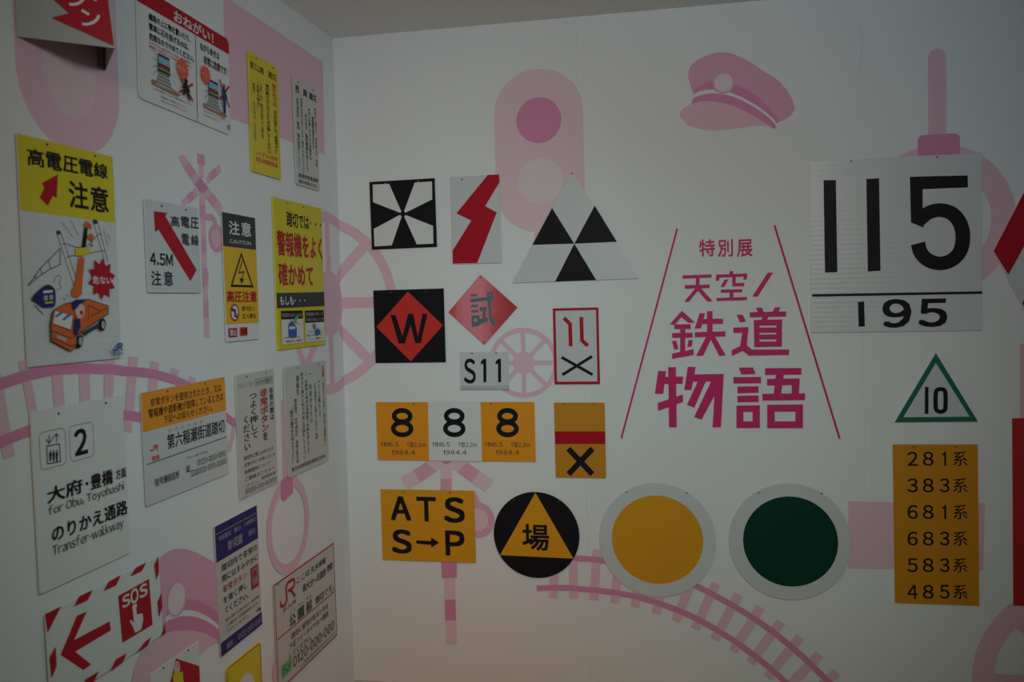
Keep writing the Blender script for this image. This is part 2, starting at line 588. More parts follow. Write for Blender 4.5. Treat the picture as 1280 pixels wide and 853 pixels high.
# signal lamp
b7 = K(600, 60, 0.37543)
def blob(A, name, m, p0, p1, r, label=None):
    a, b = A.P(p0), A.P(p1)
    pts = [(a.x + x, a.y + y) for x, y in rounded(b.x - a.x, a.y - b.y, r, 12)]
    A.poly(name, m, pts, local=True, label=label)
blob(WB, 'printed_signal', 'pale', *b7((43, 82), (352, 607)), 0.152, 'pink print of a two-lamp signal on the far wall')
WB.poly('printed_signal', 'pale', b7((182, 590), (232, 590), (232, 640), (180, 640)))
WB.oval('printed_lamp', 'deep', *b7((121, 240), (271, 240), (196, 164), (196, 317)), label='deep pink upper lamp of the signal print')
WB.oval('printed_lamp', 'palest', *b7((125, 444), (277, 444), (200, 367), (200, 521)), label='pale lower lamp of the signal print')
# small wheel
h8 = K(560, 380, 0.15238)
cc = BACK.hit(h8((620, 485))[0])
wheel(WB, 'printed_small_wheel', tuple(cc), 0.1265, 0.018, 0.040, 0.0162, 'light', None, 'small pink spoked wheel print behind the S11 plate')

# cap (used on both walls)
def cap(A, c5, extra, label):
    A.poly('printed_cap', 'pink', spline(c5(*extra['crown']), 5, True), label=label)
    A.poly('printed_cap_band', 'deep', spline(c5(*extra['band1']), 4, True))
    A.poly('printed_cap_cord', 'wall', spline(c5(*extra['cord']), 4, True))
    A.poly('printed_cap_rim', 'deep', spline(c5(*extra['band2']), 4, True))
    A.poly('printed_cap_visor', 'light', spline(c5(*extra['visor']), 5, True))
    A.oval('printed_cap_badge_ring', 'pink', *c5(*extra['ring']))
    A.oval('printed_cap_badge', 'palest', *c5(*extra['badge']))
c5 = K(820, 40, 0.16407)
cap(WB, c5, dict(
    crown=[(290, 470), (262, 410), (245, 320), (268, 255), (340, 200), (430, 165), (520, 155), (585, 168), (700, 220), (820, 298), (930, 370), (1005, 455), (1050, 545), (1050, 600), (1010, 650), (930, 690), (905, 690), (860, 640), (740, 560), (600, 500), (480, 470), (350, 475)],
    band1=[(290, 470), (300, 435), (350, 400), (430, 375), (520, 375), (640, 415), (770, 495), (870, 590), (925, 660), (925, 692), (905, 690), (850, 625), (730, 540), (600, 475), (480, 440), (370, 448)],
    cord=[(284, 490), (300, 468), (370, 443), (480, 442), (600, 475), (730, 538), (850, 622), (912, 685), (905, 700), (850, 650), (730, 570), (600, 500), (480, 470), (370, 474), (300, 497)],
    band2=[(275, 530), (285, 505), (340, 483), (430, 470), (540, 480), (660, 525), (780, 595), (870, 665), (912, 715), (900, 738), (860, 722), (760, 700), (640, 600), (500, 545), (360, 535), (280, 555)],
    visor=[(275, 548), (340, 532), (430, 530), (540, 550), (650, 590), (750, 645), (850, 705), (885, 728), (800, 712), (720, 716), (600, 738), (470, 750), (360, 745), (260, 715), (205, 670), (180, 632), (210, 580)],
    ring=[(427, 385), (603, 385), (515, 298), (515, 470)],
    badge=[(444, 387), (585, 387), (514, 318), (514, 456)]), 'pink print of a peaked station cap high on the far wall')

# strap handle behind the 115 plate
c1 = K(990, 40, 0.45741)
blob(WB, 'printed_strap', 'light', *c1((371, 47), (422, 320)), 0.030, 'pink strap print above the 115 plate')
WB.oval('printed_strap_ring', 'light', *c1((190, 514), (612, 514), (400, 307), (400, 720)), inner=0.074, label='pink strap ring print behind the 115 plate')
blob(WB, 'printed_strap_clamp', 'deep', *c1((343, 283), (459, 390)), 0.018)
# rectangle behind the number list
c2 = K(1040, 420, 0.5074)
WB.poly('printed_ticket', 'light', c2((40, 408), (376, 412), (373, 578), (40, 573)), label='plain pink rectangle print behind the orange number list')
# strap at the right edge
WB.poly('printed_strap', 'light', [(1275, 430), (1300, 430), (1300, 700), (1275, 700)])
# large wheel in the lower right
q = BACK.hit((1359, 857))
rr = (BACK.hit((1359, 857)) - BACK.hit((1215, 857))).length
wheel(WB, 'printed_large_wheel', tuple(q), rr, rr * 0.19, rr * 0.34, rr * 0.13, 'light', None, 'large pink wheel print cut off at the lower right')

# crossing signal behind the ATS sign
c6 = K(440, 560, 0.34364)
for pts, m in ((((178, 108), (222, 83), (252, 125), (202, 153)), 'pale'), (((222, 83), (268, 53), (308, 85), (252, 125)), 'pink'),
               (((515, 118), (487, 162), (437, 127), (465, 84)), 'pale'), (((465, 84), (437, 127), (384, 88), (418, 52)), 'pink'),
               (((268, 53), (330, 10), (375, 40), (308, 85)), 'pale'), (((418, 52), (350, 0), (310, 40), (384, 88)), 'pale'),
               (((322, 46), (342, 64), (368, 46)), 'deep')):
    WB.poly('printed_crossbuck', m, c6(*pts), label='pink striped crossing cross print under the three 8 plate' if m == 'pink' else None)
WB.poly('printed_post', 'pale', c6((323, 60), (363, 60), (363, 112), (323, 112)))
WB.poly('printed_post', 'pink', c6((323, 112), (363, 112), (363, 200), (323, 200)))
WB.poly('printed_post', 'pale', c6((335, 472), (375, 472), (377, 552), (337, 552)))
WB.poly('printed_post', 'deep', c6((325, 400), (382, 400), (382, 472), (327, 475)), label='pink striped crossing post print below the ATS sign')
WB.poly('printed_post', 'deep', c6((338, 552), (377, 552), (379, 628), (340, 628)))
WB.poly('printed_post', 'pale', c6((341, 628), (380, 628), (382, 712), (343, 713)))
cq = BACK.hit(c6((455, 262))[0])
WB.ring('printed_crossing_lamp', 'pale', tuple(cq), 0.060)
WB.ring('printed_lamp_ring', 'pink', tuple(cq), 0.066, inner=0.024, label='pink round crossing lamp print peeking out beside the ATS sign')
WB.stroke('printed_lamp_pipe', 'pink', c6((400, 175), (440, 175), (455, 205)), 0.030)

# track
c3 = K(660, 580, 0.34375)
ties = [((95, 395), (92, 487)), ((165, 345), (167, 487)), ((251, 312), (240, 494)), ((328, 370), (316, 505)), ((408, 410), (388, 521)),
        ((490, 440), (465, 543)), ((590, 440), (537, 570)), ((683, 434), (608, 600)), ((765, 475), (678, 638)), ((845, 521), (745, 680)),
        ((920, 573), (808, 722)), ((990, 629), (870, 775)), ((1060, 692), (940, 815)), ((1122, 757), (1010, 860)), ((1180, 830), (1070, 920))]
for a, b in ties:
    WB.stroke('printed_tie', 'light', c3(a, b), 0.0315, label='row of pink sleepers in the track print under the round signs')
WB.stroke('printed_rail', 'deep', c3((120, 341), (180, 343), (280, 352), (390, 374), (500, 405), (610, 443), (700, 490), (800, 548), (900, 618), (1000, 702), (1095, 796), (1170, 880)), 0.0205, smooth=4,
          label='two curved pink rails of the track print under the round signs')
WB.stroke('printed_rail', 'deep', c3((32, 452), (130, 450), (230, 458), (330, 470), (430, 492), (540, 530), (640, 577), (740, 637), (830, 702), (900, 760), (980, 835)), 0.0205, smooth=4)

# exhibition title
b8 = K(760, 260, 0.36364)
WB.stroke('title_line', 'magenta', b8((238, 72), (46, 792)), 0.0066, label='thin magenta slanting lines flanking the exhibition title')
WB.stroke('title_line', 'magenta', b8((572, 60), (796, 793)), 0.0066)
g6, g7 = K(790, 270, 0.1875), K(800, 370, 0.21101)
for ch, x0, x1 in (('特', 448, 553), ('別', 573, 672), ('展', 700, 802)):
    WB.tag += 1000
    WB.text('title_lettering', 'magenta', ch, *g6((x0, 160), (x1, 268)), bold=0.018,
            label='magenta exhibition title lettering on the far wall')
T6 = [[(337, 397), (530, 390), (530, 411), (337, 418)], [(352, 462), (518, 458), (518, 481), (352, 486)], [(427, 400), (451, 400), (449, 475), (425, 475)],
      [(424, 480), (452, 484), (380, 572), (348, 573)], [(425, 481), (455, 478), (537, 568), (503, 571)],
      [(650, 368), (675, 368), (675, 395), (650, 395)], [(560, 392), (768, 384), (768, 404), (560, 412)], [(560, 400), (584, 400), (581, 432), (558, 433)],
      [(746, 392), (768, 392), (764, 424), (742, 426)], [(617, 425), (645, 423), (615, 472), (590, 473)], [(668, 400), (691, 400), (691, 449), (668, 470)],
      [(668, 449), (748, 446), (748, 468), (668, 470)], [(592, 492), (735, 489), (735, 508), (592, 512)], [(650, 500), (676, 500), (676, 552), (650, 552)],
      [(563, 548), (766, 540), (766, 562), (563, 567)], [(903, 380), (940, 378), (838, 538), (801, 538)]]
T7 = [[(248, 88), (325, 158), (288, 160), (246, 126), (206, 170), (175, 170)], [(203, 168), (300, 168), (300, 196), (203, 197)],
      [(190, 220), (312, 218), (312, 247), (190, 249)], [(238, 180), (268, 180), (268, 340), (238, 345)], [(190, 268), (215, 265), (228, 315), (202, 318)],
      [(287, 262), (314, 262), (305, 302), (280, 302)], [(190, 342), (318, 315), (318, 350), (190, 373)],
      [(352, 103), (385, 103), (362, 192), (324, 194)], [(350, 137), (492, 135), (492, 165), (350, 167)], [(397, 90), (430, 90), (430, 235), (397, 235)],
      [(325, 215), (506, 210), (506, 240), (325, 245)], [(393, 238), (430, 238), (375, 354), (332, 356)], [(410, 240), (441, 236), (508, 352), (470, 356)],
      [(572, 112), (607, 112), (628, 152), (592, 156)], [(553, 188), (642, 185), (642, 217), (553, 220)], [(610, 190), (642, 190), (632, 302), (592, 302)],
      [(543, 322), (600, 293), (636, 295), (662, 318), (884, 318), (882, 350), (645, 354), (608, 325), (543, 357)],
      [(686, 70), (722, 70), (734, 100), (700, 100)], [(798, 68), (833, 66), (818, 100), (782, 100)], [(650, 97), (865, 92), (865, 122), (650, 127)],
      [(728, 120), (762, 120), (750, 148), (716, 148)], [(674, 143), (842, 140), (842, 175), (674, 176)], [(674, 143), (708, 143), (708, 303), (676, 303)],
      [(807, 141), (842, 141), (840, 300), (807, 300)], [(676, 188), (841, 187), (841, 217), (676, 218)], [(676, 229), (841, 228), (841, 257), (676, 258)],
      [(676, 271), (840, 270), (840, 300), (676, 303)],
      [(108, 445), (155, 445), (138, 580), (88, 580)], [(140, 480), (257, 478), (252, 520), (136, 522)], [(167, 422), (213, 422), (218, 778), (172, 778)],
      [(105, 635), (255, 583), (255, 628), (107, 682)], [(283, 420), (330, 422), (318, 490), (305, 558), (262, 556)], [(310, 465), (495, 463), (493, 507), (306, 508)],
      [(447, 463), (496, 463), (480, 778), (430, 778)], [(345, 500), (393, 500), (322, 662), (278, 645)], [(424, 500), (462, 500), (446, 582), (365, 733), (320, 717)],
      [(585, 425), (668, 423), (685, 462), (600, 465)], [(553, 481), (717, 480), (717, 517), (553, 519)], [(577, 537), (702, 535), (702, 573), (577, 577)],
      [(577, 592), (702, 590), (702, 628), (577, 630)], [(571, 650), (710, 648), (710, 687), (571, 687)], [(571, 743), (710, 743), (710, 782), (571, 783)],
      [(571, 650), (612, 650), (612, 783), (571, 783)], [(667, 650), (710, 650), (710, 782), (667, 782)],
      [(740, 428), (956, 427), (956, 466), (740, 468)], [(805, 460), (852, 460), (835, 590), (790, 590)], [(752, 492), (945, 489), (945, 527), (752, 530)],
      [(898, 492), (945, 492), (941, 590), (898, 590)], [(725, 580), (977, 577), (977, 617), (725, 620)],
      [(753, 645), (965, 643), (965, 685), (753, 685)], [(753, 743), (965, 743), (965, 783), (753, 784)], [(753, 645), (798, 645), (798, 784), (753, 784)],
      [(920, 645), (965, 645), (965, 783), (920, 783)]]
for T, g, firsts in ((T6, g6, (0, 5, 15)), (T7, g7, (0, 13, 27, 36))):
    for i, p in enumerate(T):
        if i in firsts:
            WB.tag += 1000
        WB.poly('title_lettering', 'magenta', g(*p))
WB.done()

# ------------------------------------------------------------------ pink prints on the left wall
a1, a2, a3, a5, a7, a8 = K(0, 0, 0.1993), K(150, 0, 0.19925), K(290, 40, 0.2463), K(160, 180, 0.3046), K(160, 440, 0.2346), K(270, 440, 0.23438)
b1, b2, b3 = K(0, 430, 0.3754), K(20, 670, 0.21452), K(240, 600, 0.29674)
h3, h7 = K(0, 440, 0.1875), K(140, 660, 0.22631)
pa, pb = LEFT.hit((15.2, 0)), LEFT.hit((148.8, 120))
pz = LEFT.hit((99, 193)).y
w_ = pb.x - pa.x
WL.poly('printed_signal', 'light', [(pa.x + x, pz + 0.56 + y) for x, y in rounded(w_, 0.56, 0.155, 12)], local=True, label='pink signal print behind the folded sign')
WL.oval('printed_lamp', 'pale', *a1((270, 520), (600, 510), (440, 180), (440, 742)))
WL.poly('printed_ticket', 'light', [(279.4, -5), (287.6, 0), (403.3, 77.4), (405.8, 194), (289.5, 148.2), (281, 144)], label='plain pink rectangle print high beside the corner')
# crossing signal
for p, m in (([(205, 50), (228, 42), (252, 78), (228, 98)], 'light'), ([(228, 98), (252, 78), (280, 118), (255, 142)], 'pink'), ([(255, 142), (280, 118), (296, 140), (272, 166)], 'light'),
             ([(272, 166), (296, 138), (330, 180), (303, 212)], 'deep'), ([(303, 212), (330, 180), (345, 200), (323, 228)], 'light'), ([(323, 228), (345, 200), (368, 228), (350, 262)], 'pink'),
             ([(350, 262), (368, 228), (389, 256), (376, 296)], 'light'),
             ([(216, 236), (240, 212), (250, 240), (226, 258)], 'light'), ([(240, 212), (262, 192), (274, 222), (250, 248)], 'pink'), ([(262, 192), (276, 178), (292, 208), (274, 226)], 'light'),
             ([(320, 145), (330, 120), (345, 148), (328, 168)], 'light'), ([(330, 120), (356, 98), (366, 130), (343, 150)], 'pink'), ([(356, 98), (374, 84), (385, 112), (366, 132)], 'light')):
    WL.poly('printed_crossbuck', m, a5(*p), label='pink striped crossing cross print beside the arrow notice' if m == 'light' else None)
WL.poly('printed_post', 'light', a5((292, 85), (308, 88), (312, 140), (294, 140)))
WL.poly('printed_post', 'pink', a5((283, 38), (313, 46), (315, 88), (285, 80)), label='pink striped crossing post print beside the arrow notice')
for y0, y1, x0, x1, m in ((200, 250, 292, 313, 'light'), (250, 300, 292, 316, 'pink'), (300, 380, 296, 317, 'light'), (380, 445, 299, 319, 'pink'), (445, 512, 301, 321, 'light'),
                          (512, 585, 303, 326, 'pink'), (585, 642, 306, 326, 'light'), (642, 712, 308, 329, 'pink'), (712, 795, 311, 332, 'light')):
    WL.poly('printed_post', m, a5((x0, y0), (x1, y0), (x1 + 2, y1), (x0 + 2, y1)))
WL.oval('printed_post_bell', 'pink', *a5((304, 548), (330, 548), (317, 510), (317, 582)))
WL.stroke('printed_lamp_pipe', 'pink', a5((305, 298), (345, 302), (356, 318), (360, 335)), 0.018)
WL.oval('printed_crossing_lamp', 'pink', *a5((330, 386), (392, 386), (361, 329), (361, 445)), label='pink oval crossing lamp print beside the caution notice')
WL.oval('printed_lamp_glass', 'light', *a5((342, 386), (381, 386), (361, 348), (361, 424)))
# track
for p in (h3((-60, 150), (5, 150), (65, 520), (95, 690), (20, 720), (-20, 500)), h3((120, 62), (175, 50), (245, 392), (185, 402)), h3((340, 125), (410, 115), (428, 362), (358, 372)),
          h3((523, 90), (597, 86), (597, 334), (528, 342)), h3((692, 55), (765, 48), (750, 305), (690, 314)), h3((855, 30), (918, 36), (875, 535), (820, 530)),
          a7((118, 48), (163, 60), (152, 220), (104, 216)), a7((225, 85), (268, 95), (255, 170), (215, 160)), a7((328, 127), (362, 145), (345, 185), (312, 170)),
          a7((575, 318), (592, 332), (545, 530), (520, 545))):
    WL.poly('printed_tie', 'light', p, label='pink sleepers of the track print on the left wall')
WL.stroke('printed_rail', 'deep', h3((-80, 250), (0, 215), (100, 180), (200, 152), (330, 124), (450, 112), (600, 112), (740, 116), (850, 130)) + a7((100, 112), (200, 135), (300, 172), (400, 240), (520, 345), (590, 398)), 0.022, smooth=4,
          label='two curved pink rails of the track print on the left wall')
WL.stroke('printed_rail', 'deep', h3((-60, 625), (0, 603), (100, 560), (200, 522), (350, 480), (500, 447), (680, 430), (820, 425), (960, 438)) + a7((250, 375)), 0.022, smooth=4)
# strap handle
WL.poly('printed_strap', 'light', [(351.2, 500), (366.5, 498), (371, 602), (353.6, 606)], label='pink hanging strap print under the vertical text notice')
WL.oval('printed_strap_ring', 'light', *b3((312, 200), (493, 190), (402, -12), (402, 399)), inner=0.032, label='pink strap ring print above the pink framed notice')
WL.poly('printed_strap_clamp', 'deep', a8((343, 690), (358, 672), (398, 662), (407, 676), (408, 752), (362, 798), (344, 785)))
WL.poly('printed_frame_edge', 'light', [(344, 818), (347, 822), (352, 860), (341, 853), (339.5, 838)])
cap(WL, h7, dict(
    crown=[(255, 560), (250, 400), (240, 250), (262, 170), (310, 130), (365, 115), (430, 125), (510, 162), (590, 215), (690, 320), (740, 460), (760, 560), (680, 640), (600, 570), (480, 500), (350, 500)],
    band1=[(300, 480), (310, 440), (360, 400), (420, 392), (500, 415), (590, 480), (680, 560), (690, 620), (640, 600), (580, 530), (490, 475), (400, 455), (330, 470)],
    cord=[(290, 505), (320, 475), (400, 455), (470, 465), (540, 502), (610, 560), (680, 620), (670, 640), (600, 590), (530, 528), (450, 494), (370, 490), (300, 520)],
    band2=[(270, 570), (285, 525), (350, 497), (430, 490), (510, 512), (580, 560), (660, 640), (650, 668), (580, 630), (500, 595), (430, 578), (340, 580)],
    visor=[(200, 640), (285, 585), (370, 568), (440, 568), (520, 590), (610, 640), (640, 665), (580, 630), (530, 655), (480, 700), (380, 760), (300, 860), (250, 1000), (170, 1000), (110, 880), (118, 790), (150, 705)],
    ring=[(298, 395), (410, 388), (354, 295), (354, 492)],
    badge=[(303, 395), (399, 390), (352, 308), (352, 478)]), 'pink print of a peaked station cap on the left wall')
WL.done()

# ------------------------------------------------------------------ signs on the far wall
N2 = ((0.25, 0.035), (0.75, 0.035))
b4, b5, b6 = K(440, 200, 0.18755), K(440, 340, 0.18755), K(440, 480, 0.30483)
c4 = K(680, 370, 0.29326)

S = sign('railway_sign', 'square black sign with four white wedges meeting at the centre', BACK, [(462.1, 227.8), (543.2, 222.5), (546, 308.4), (464.4, 312.5)], 'black', N2, nail_m='brass')
for p in ([(138, 165), (248, 160), (330, 347), (319, 352), (140, 282)], [(418, 152), (533, 143), (535, 263), (357, 352), (347, 342)],
          [(145, 460), (319, 367), (331, 378), (265, 570), (150, 577)], [(348, 378), (359, 368), (540, 440), (543, 558), (432, 563)]):
    S.poly('white_wedge', 'white', b4(*p))
S.done()

S = sign('railway_sign', 'grey upright plate with a thick red lightning bolt', BACK, [(563.2, 221.6), (624.4, 218), (627, 329), (565.7, 330.4)], 'sheet', ((0.24, 0.035), (0.78, 0.035)), r=0.004)
S.poly('lightning_bolt', 'red', b4((905, 100), (981, 97), (983, 150), (888, 308), (965, 350), (835, 688), (672, 692), (670, 605), (795, 405), (695, 357)))
S.done()

tri = b7((306, 410), (528, 768), (107, 783))
S = sign('railway_sign', 'grey triangular plate with three black triangles', BACK, [(640.2, 213.9), (798.2, 209), (798.2, 348.3), (640.2, 354)], 'sheet', (), outline=[tri[2], tri[1], tri[0]])
for p in ([(240, 533), (174, 656), (314, 652)], [(382, 525), (314, 652), (456, 646)], [(314, 652), (250, 778), (387, 773)]):
    S.poly('black_triangle', 'black', b7(*p))
q = S.f.hit((714.9, 217)); nail(S.f, q.x, q.y, S.parent)
S.done()

S = sign('railway_sign', 'black square sign with a red diamond and letter W', BACK, [(466.6, 363.4), (554.4, 360.6), (557.2, 453.1), (469.4, 454)], 'black', N2)
S.poly('red_diamond', 'scarlet', b5((372, 132), (607, 357), (392, 597), (162, 367)))
S.poly('lettering', 'black', b5((257, 287), (290, 287), (337, 430), (374, 280), (407, 280), (440, 432), (470, 280), (503, 280), (459, 475), (422, 475), (391, 355), (352, 478), (311, 478)))
S.done()

i1 = K(555, 340, 0.11136)
dia = [(600.4, 343.2), (646.7, 384.6), (605.6, 431.3), (560.6, 390.3)]
S = sign('railway_sign', 'faded pinkish red diamond plate with a blue-grey character', BACK, [(560.6, 343.2), (646.7, 343.2), (646.7, 431.3), (560.6, 431.3)], 'faded', (), outline=[dia[2], dia[1], dia[0], dia[3]])
for p in ([(303, 246), (370, 250), (372, 278), (303, 276)], [(290, 308), (480, 282), (482, 320), (300, 343)], [(480, 228), (553, 226), (553, 248), (480, 250)],
          [(480, 228), (506, 228), (506, 320), (482, 320)], [(530, 228), (553, 226), (555, 318), (532, 320)], [(482, 270), (553, 270), (553, 320), (482, 322)],
          [(303, 370), (380, 370), (380, 396), (303, 396)], [(308, 430), (386, 428), (386, 456), (308, 458)],
          [(308, 490), (400, 488), (402, 522), (310, 524)], [(308, 500), (334, 500), (340, 620), (314, 622)], [(370, 500), (400, 500), (402, 600), (374, 604)], [(312, 562), (402, 560), (402, 602), (316, 622)],
          [(400, 396), (475, 394), (475, 436), (400, 440)], [(433, 430), (465, 430), (467, 530), (436, 530)], [(400, 530), (488, 514), (497, 552), (402, 592)],
          [(490, 320), (521, 320), (537, 518), (570, 528), (576, 598), (560, 608), (543, 604), (512, 540)]):
    S.poly('lettering', 'teal', i1(*p))
for p in ((600.6, 347), (605.4, 428)):
    q = S.f.hit(p); nail(S.f, q.x, q.y, S.parent)
S.done()

S = sign('railway_sign', 'small grey plate reading S11 with a bent lower lip', BACK, [(575.4, 440), (635, 440.3), (636.6, 486.3), (576, 486.9)], 'sheet', N2, r=0.002)
S.text('lettering', 'black', 'S', *b5((745, 582), (824, 742)), bold=0.02)
for x in (878, 976):
    S.poly('numeral', 'black', b5((x - 2, 580), (x + 17, 580), (x + 18, 736), (x - 2, 737), (x - 3, 612), (x - 19, 618), (x - 19, 600)))
V, F = [], []
fr = S.f
for a in (0, S.w):
    V += [fr.world(a, -S.h + 0.012, 0.0002), fr.world(a, -S.h + 0.010, 0.004), fr.world(a, -S.h, 0.005), fr.world(a, -S.h - 0.001, 0.0)]
link('bent_lip', V, [(0, 1, 5, 4), (1, 2, 6, 5), (2, 3, 7, 6), (0, 4, 7, 3), (0, 3, 2, 1), (4, 5, 6, 7)], 'alu', S.parent)
S.done()

S = sign('railway_sign', 'white plate with red border, two red marks and a thin black cross', BACK, [(690.9, 385.3), (748, 384.7), (750.1, 480), (693.5, 480.9)], 'sheet', ((0.3, 0.02), (0.72, 0.02)))
for p in ([(0, 0), (1, 0), (1, 0.034), (0, 0.034)], [(0, 0.966), (1, 0.966), (1, 1), (0, 1)], [(0, 0), (0.055, 0), (0.055, 1), (0, 1)], [(0.945, 0), (1, 0), (1, 1), (0.945, 1)]):
    S.poly('red_border', 'red', p, unit=True)
S.stroke('red_mark', 'red', c4((85, 94), (111, 120), (114, 215)), 0.0135)
S.stroke('red_mark', 'red', c4((159, 90), (162, 190), (187, 213)), 0.0135)
S.stroke('black_cross', 'black', c4((75, 262), (207, 336)), 0.0105)
S.stroke('black_cross', 'black', c4((205, 258), (78, 337)), 0.0105)
S.done()

S = sign('railway_sign', 'long plate of three orange and white fields each marked 8', BACK, [(469.9, 502.9), (668, 502.9), (669.5, 577.5), (472.3, 575.4)], 'orange', ((0.245, 0.03), (0.735, 0.03)))
S.poly('white_field', 'white', b6((312, 75), (527, 75), (533, 318.5), (316, 315.5)))
for k, (cx, dx) in enumerate(((206, 0), (419.5, 211), (638, 427))):
    for cy, rx, ry in ((132.5, 35, 25.5), (184, 38.5, 27.5)):
        a, b, c_, d = [S.f.hit(p) for p in b6((cx - rx, cy), (cx + rx, cy), (cx, cy - ry), (cx, cy + ry))]
        S.ring('numeral', 'black', ((a.x + b.x) / 2, (c_.y + d.y) / 2), (b.x - a.x) / 2 + 0.007, (c_.y - d.y) / 2 + 0.007, inner=0.0180)
    S.text('small_lettering', 'dark', '11N6.5', *b6((119 + dx, 239), (190 + dx, 258)), bold=0.012)
    S.text('small_lettering', 'dark', 'T型2.2m', *b6((224 + dx, 239), (301 + dx, 260)), bold=0.012)
    S.text('small_lettering', 'dark', '1984.4', *b6((163 + dx, 272), (259 + dx, 291)), bold=0.012)
S.done()

S = sign('railway_sign', 'orange plate with a red stripe above a bold black cross', BACK, [(692.3, 503.7), (756.3, 503.5), (757.1, 597.9), (695, 597.3)], 'brownorange', ((0.2, 0.02), (0.79, 0.02)))
S.poly('red_stripe', 'red', b6((831, 195), (1038, 195), (1039.5, 247), (833, 247)))
S.stroke('black_cross', 'black', b6((887, 266), (986, 371)), 0.0205)
S.stroke('black_cross', 'black', b6((986, 266), (888, 371)), 0.0205)
S.done()

S = sign('railway_sign', 'orange-yellow sign reading ATS above S arrow P', BACK, [(475.4, 611.7), (592.4, 614.1), (594.8, 704), (478.7, 700.1)], 'amber', N2)
for ch, p in (('A', ((160, 465), (240, 558))), ('T', ((267, 467), (343, 562))), ('S', ((378, 468), (460, 568))), ('S', ((164, 600), (243, 695))), ('P', ((385, 605), (460, 703)))):
    S.text('lettering', 'black', ch, *b6(*p), bold=0.035)
S.poly('arrow', 'black', b6((264, 642), (324, 645), (325, 630), (358, 652), (324, 672), (325, 661), (264, 656)))
S.done()

S, rad = circle_sign('railway_sign', 'round black sign with an orange triangle and a black character', *b6((581, 620), (933, 620), (757, 445), (757, 796)), 'black', b6((663, 477), (847, 483)))
S.poly('orange_triangle', 'amber', b6((752, 447), (908, 717), (607, 703)))
S.text('lettering', 'black', '場', *b6((699, 577), (808, 684)), bold=0.024)
S.done()

S, rad = circle_sign('railway_sign', 'round grey plate with a large amber yellow disc', (748.9, 675), (895.3, 676), (822, 604.5), (822, 746.5), 'ribbed', [(783.4, 615.7), (858.8, 616.5)])
S.oval('amber_disc', 'amber', *c3((305, 277), (637, 277), (471, 116), (471, 437)))
S.done()
S, rad = circle_sign('railway_sign', 'round grey plate with a large dark green disc', (911.2, 677), (1064, 678), (987.6, 604.6), (987.6, 750.5), 'sheet', [(948.6, 616.3), (1027, 617)])
S.oval('green_disc', 'green', *c3((782, 283), (1128, 283), (955, 119), (955, 447)))
S.done()

S = sign('railway_sign', 'large silver plate numbered 115 above 195', BACK, [(1011, 200.1), (1227.9, 192.8), (1228.3, 413.7), (1015.2, 416)], 'ribbed', ((0.245, 0.012), (0.742, 0.012)), r=0.003)
S.poly('numeral', 'black', c1((86, 405), (120, 405), (124, 657), (90, 658)))
S.poly('numeral', 'black', c1((203, 402), (238, 400), (242, 653), (207, 655)))
S.poly('numeral', 'black', c1((322, 396), (480, 392), (481, 425), (357, 430), (357, 500), (360, 535), (325, 521)))
S.stroke('numeral', 'black', c1((347, 515), (372, 495), (404, 487), (438, 497), (460, 525), (467, 562), (459, 600), (436, 624), (405, 633), (374, 625), (352, 604), (344, 578)), 0.0445, smooth=4)
S.poly('dividing_line', 'black', c1((55, 717), (520, 709), (520, 716), (55, 724)))
S.poly('small_numeral', 'black', c1((180, 738), (197, 737), (199, 805), (182, 806)))
S.text('small_numeral', 'black', '9', *c1((250, 733), (323, 806)), bold=0.03)
S.text('small_numeral', 'black', '5', *c1((348, 732), (421, 804)), bold=0.03)
S.done()

j8 = K(1100, 430, 0.19943)
t3 = j8((350, 57), (614, 486), (92, 492))
S = sign('railway_sign', 'white triangle sign with a green border reading 10', BACK, [(1118.6, 441.3), (1221.6, 441.3), (1221.6, 527.3), (1118.6, 527.6)], 'sheet', (), outline=[t3[2], t3[1], t3[0]])
o3, i3 = j8((350, 57), (614, 487), (92, 492)), j8((350, 120), (562, 457), (146, 461))
for k in range(3):
    S.poly('green_border', 'greenb', [o3[k], o3[(k + 1) % 3], i3[(k + 1) % 3], i3[k]])
S.poly('numeral', 'black', j8((281, 270), (304, 270), (303, 440), (280, 440)))
S.stroke('numeral', 'black', j8((380, 284), (398, 288), (409, 304), (411, 355), (409, 405), (398, 421), (380, 426), (362, 421), (350, 405), (348, 355), (350, 304), (362, 288)), 0.0135, closed=True, smooth=3)
S.done()

S = sign('railway_sign', 'tall orange plate listing six train series numbers', BACK, [(1117.1, 556), (1223.2, 556), (1223.2, 756.4), (1117.6, 754.9)], 'brownorange', ((0.25, 0.015), (0.75, 0.015)))
for k, row in enumerate(('281', '383', '681', '683', '583', '485')):
    y0 = 286 + k * 65.6
    for ch, x0, x1 in zip(row, (186, 224, 266), (211, 250, 289)):
        if ch == '1':
            x0, x1 = x0 + 6, x1 - 8
        S.text('lettering', 'black', ch, *c2((x0, y0), (x1, y0 + 34)), bold=0.016)
    S.text('lettering', 'black', '系', *c2((298, y0 - 1), (334, y0 + 35)), bold=0.012)
S.done()

def tilted(cx, cy, hw, hh):
    return [(cx, cy + hh), (cx + hw, cy), (cx, cy - hh), (cx - hw, cy)]
rh = tilted(1305, 314, 63, 122)
S = sign('railway_sign', 'red and white striped pointed sign cut off at the right edge', BACK, [(1242, 192), (1368, 192), (1368, 436), (1242, 436)], 'ribbed', (), outline=rh)
S.poly('red_stripe', 'red', [(1242, 314), (1305, 192), (1324, 228), (1260.5, 344)])
S.poly('red_stripe', 'red', [(1277.5, 379), (1341, 262), (1359, 297), (1296, 414)])
S.done()
S = sign('railway_sign', 'dark red upright plate cut off at the right edge', BACK, [(1268.2, 523), (1372, 523), (1369, 759), (1264.2, 759)], 'brick', N2)
S.done()

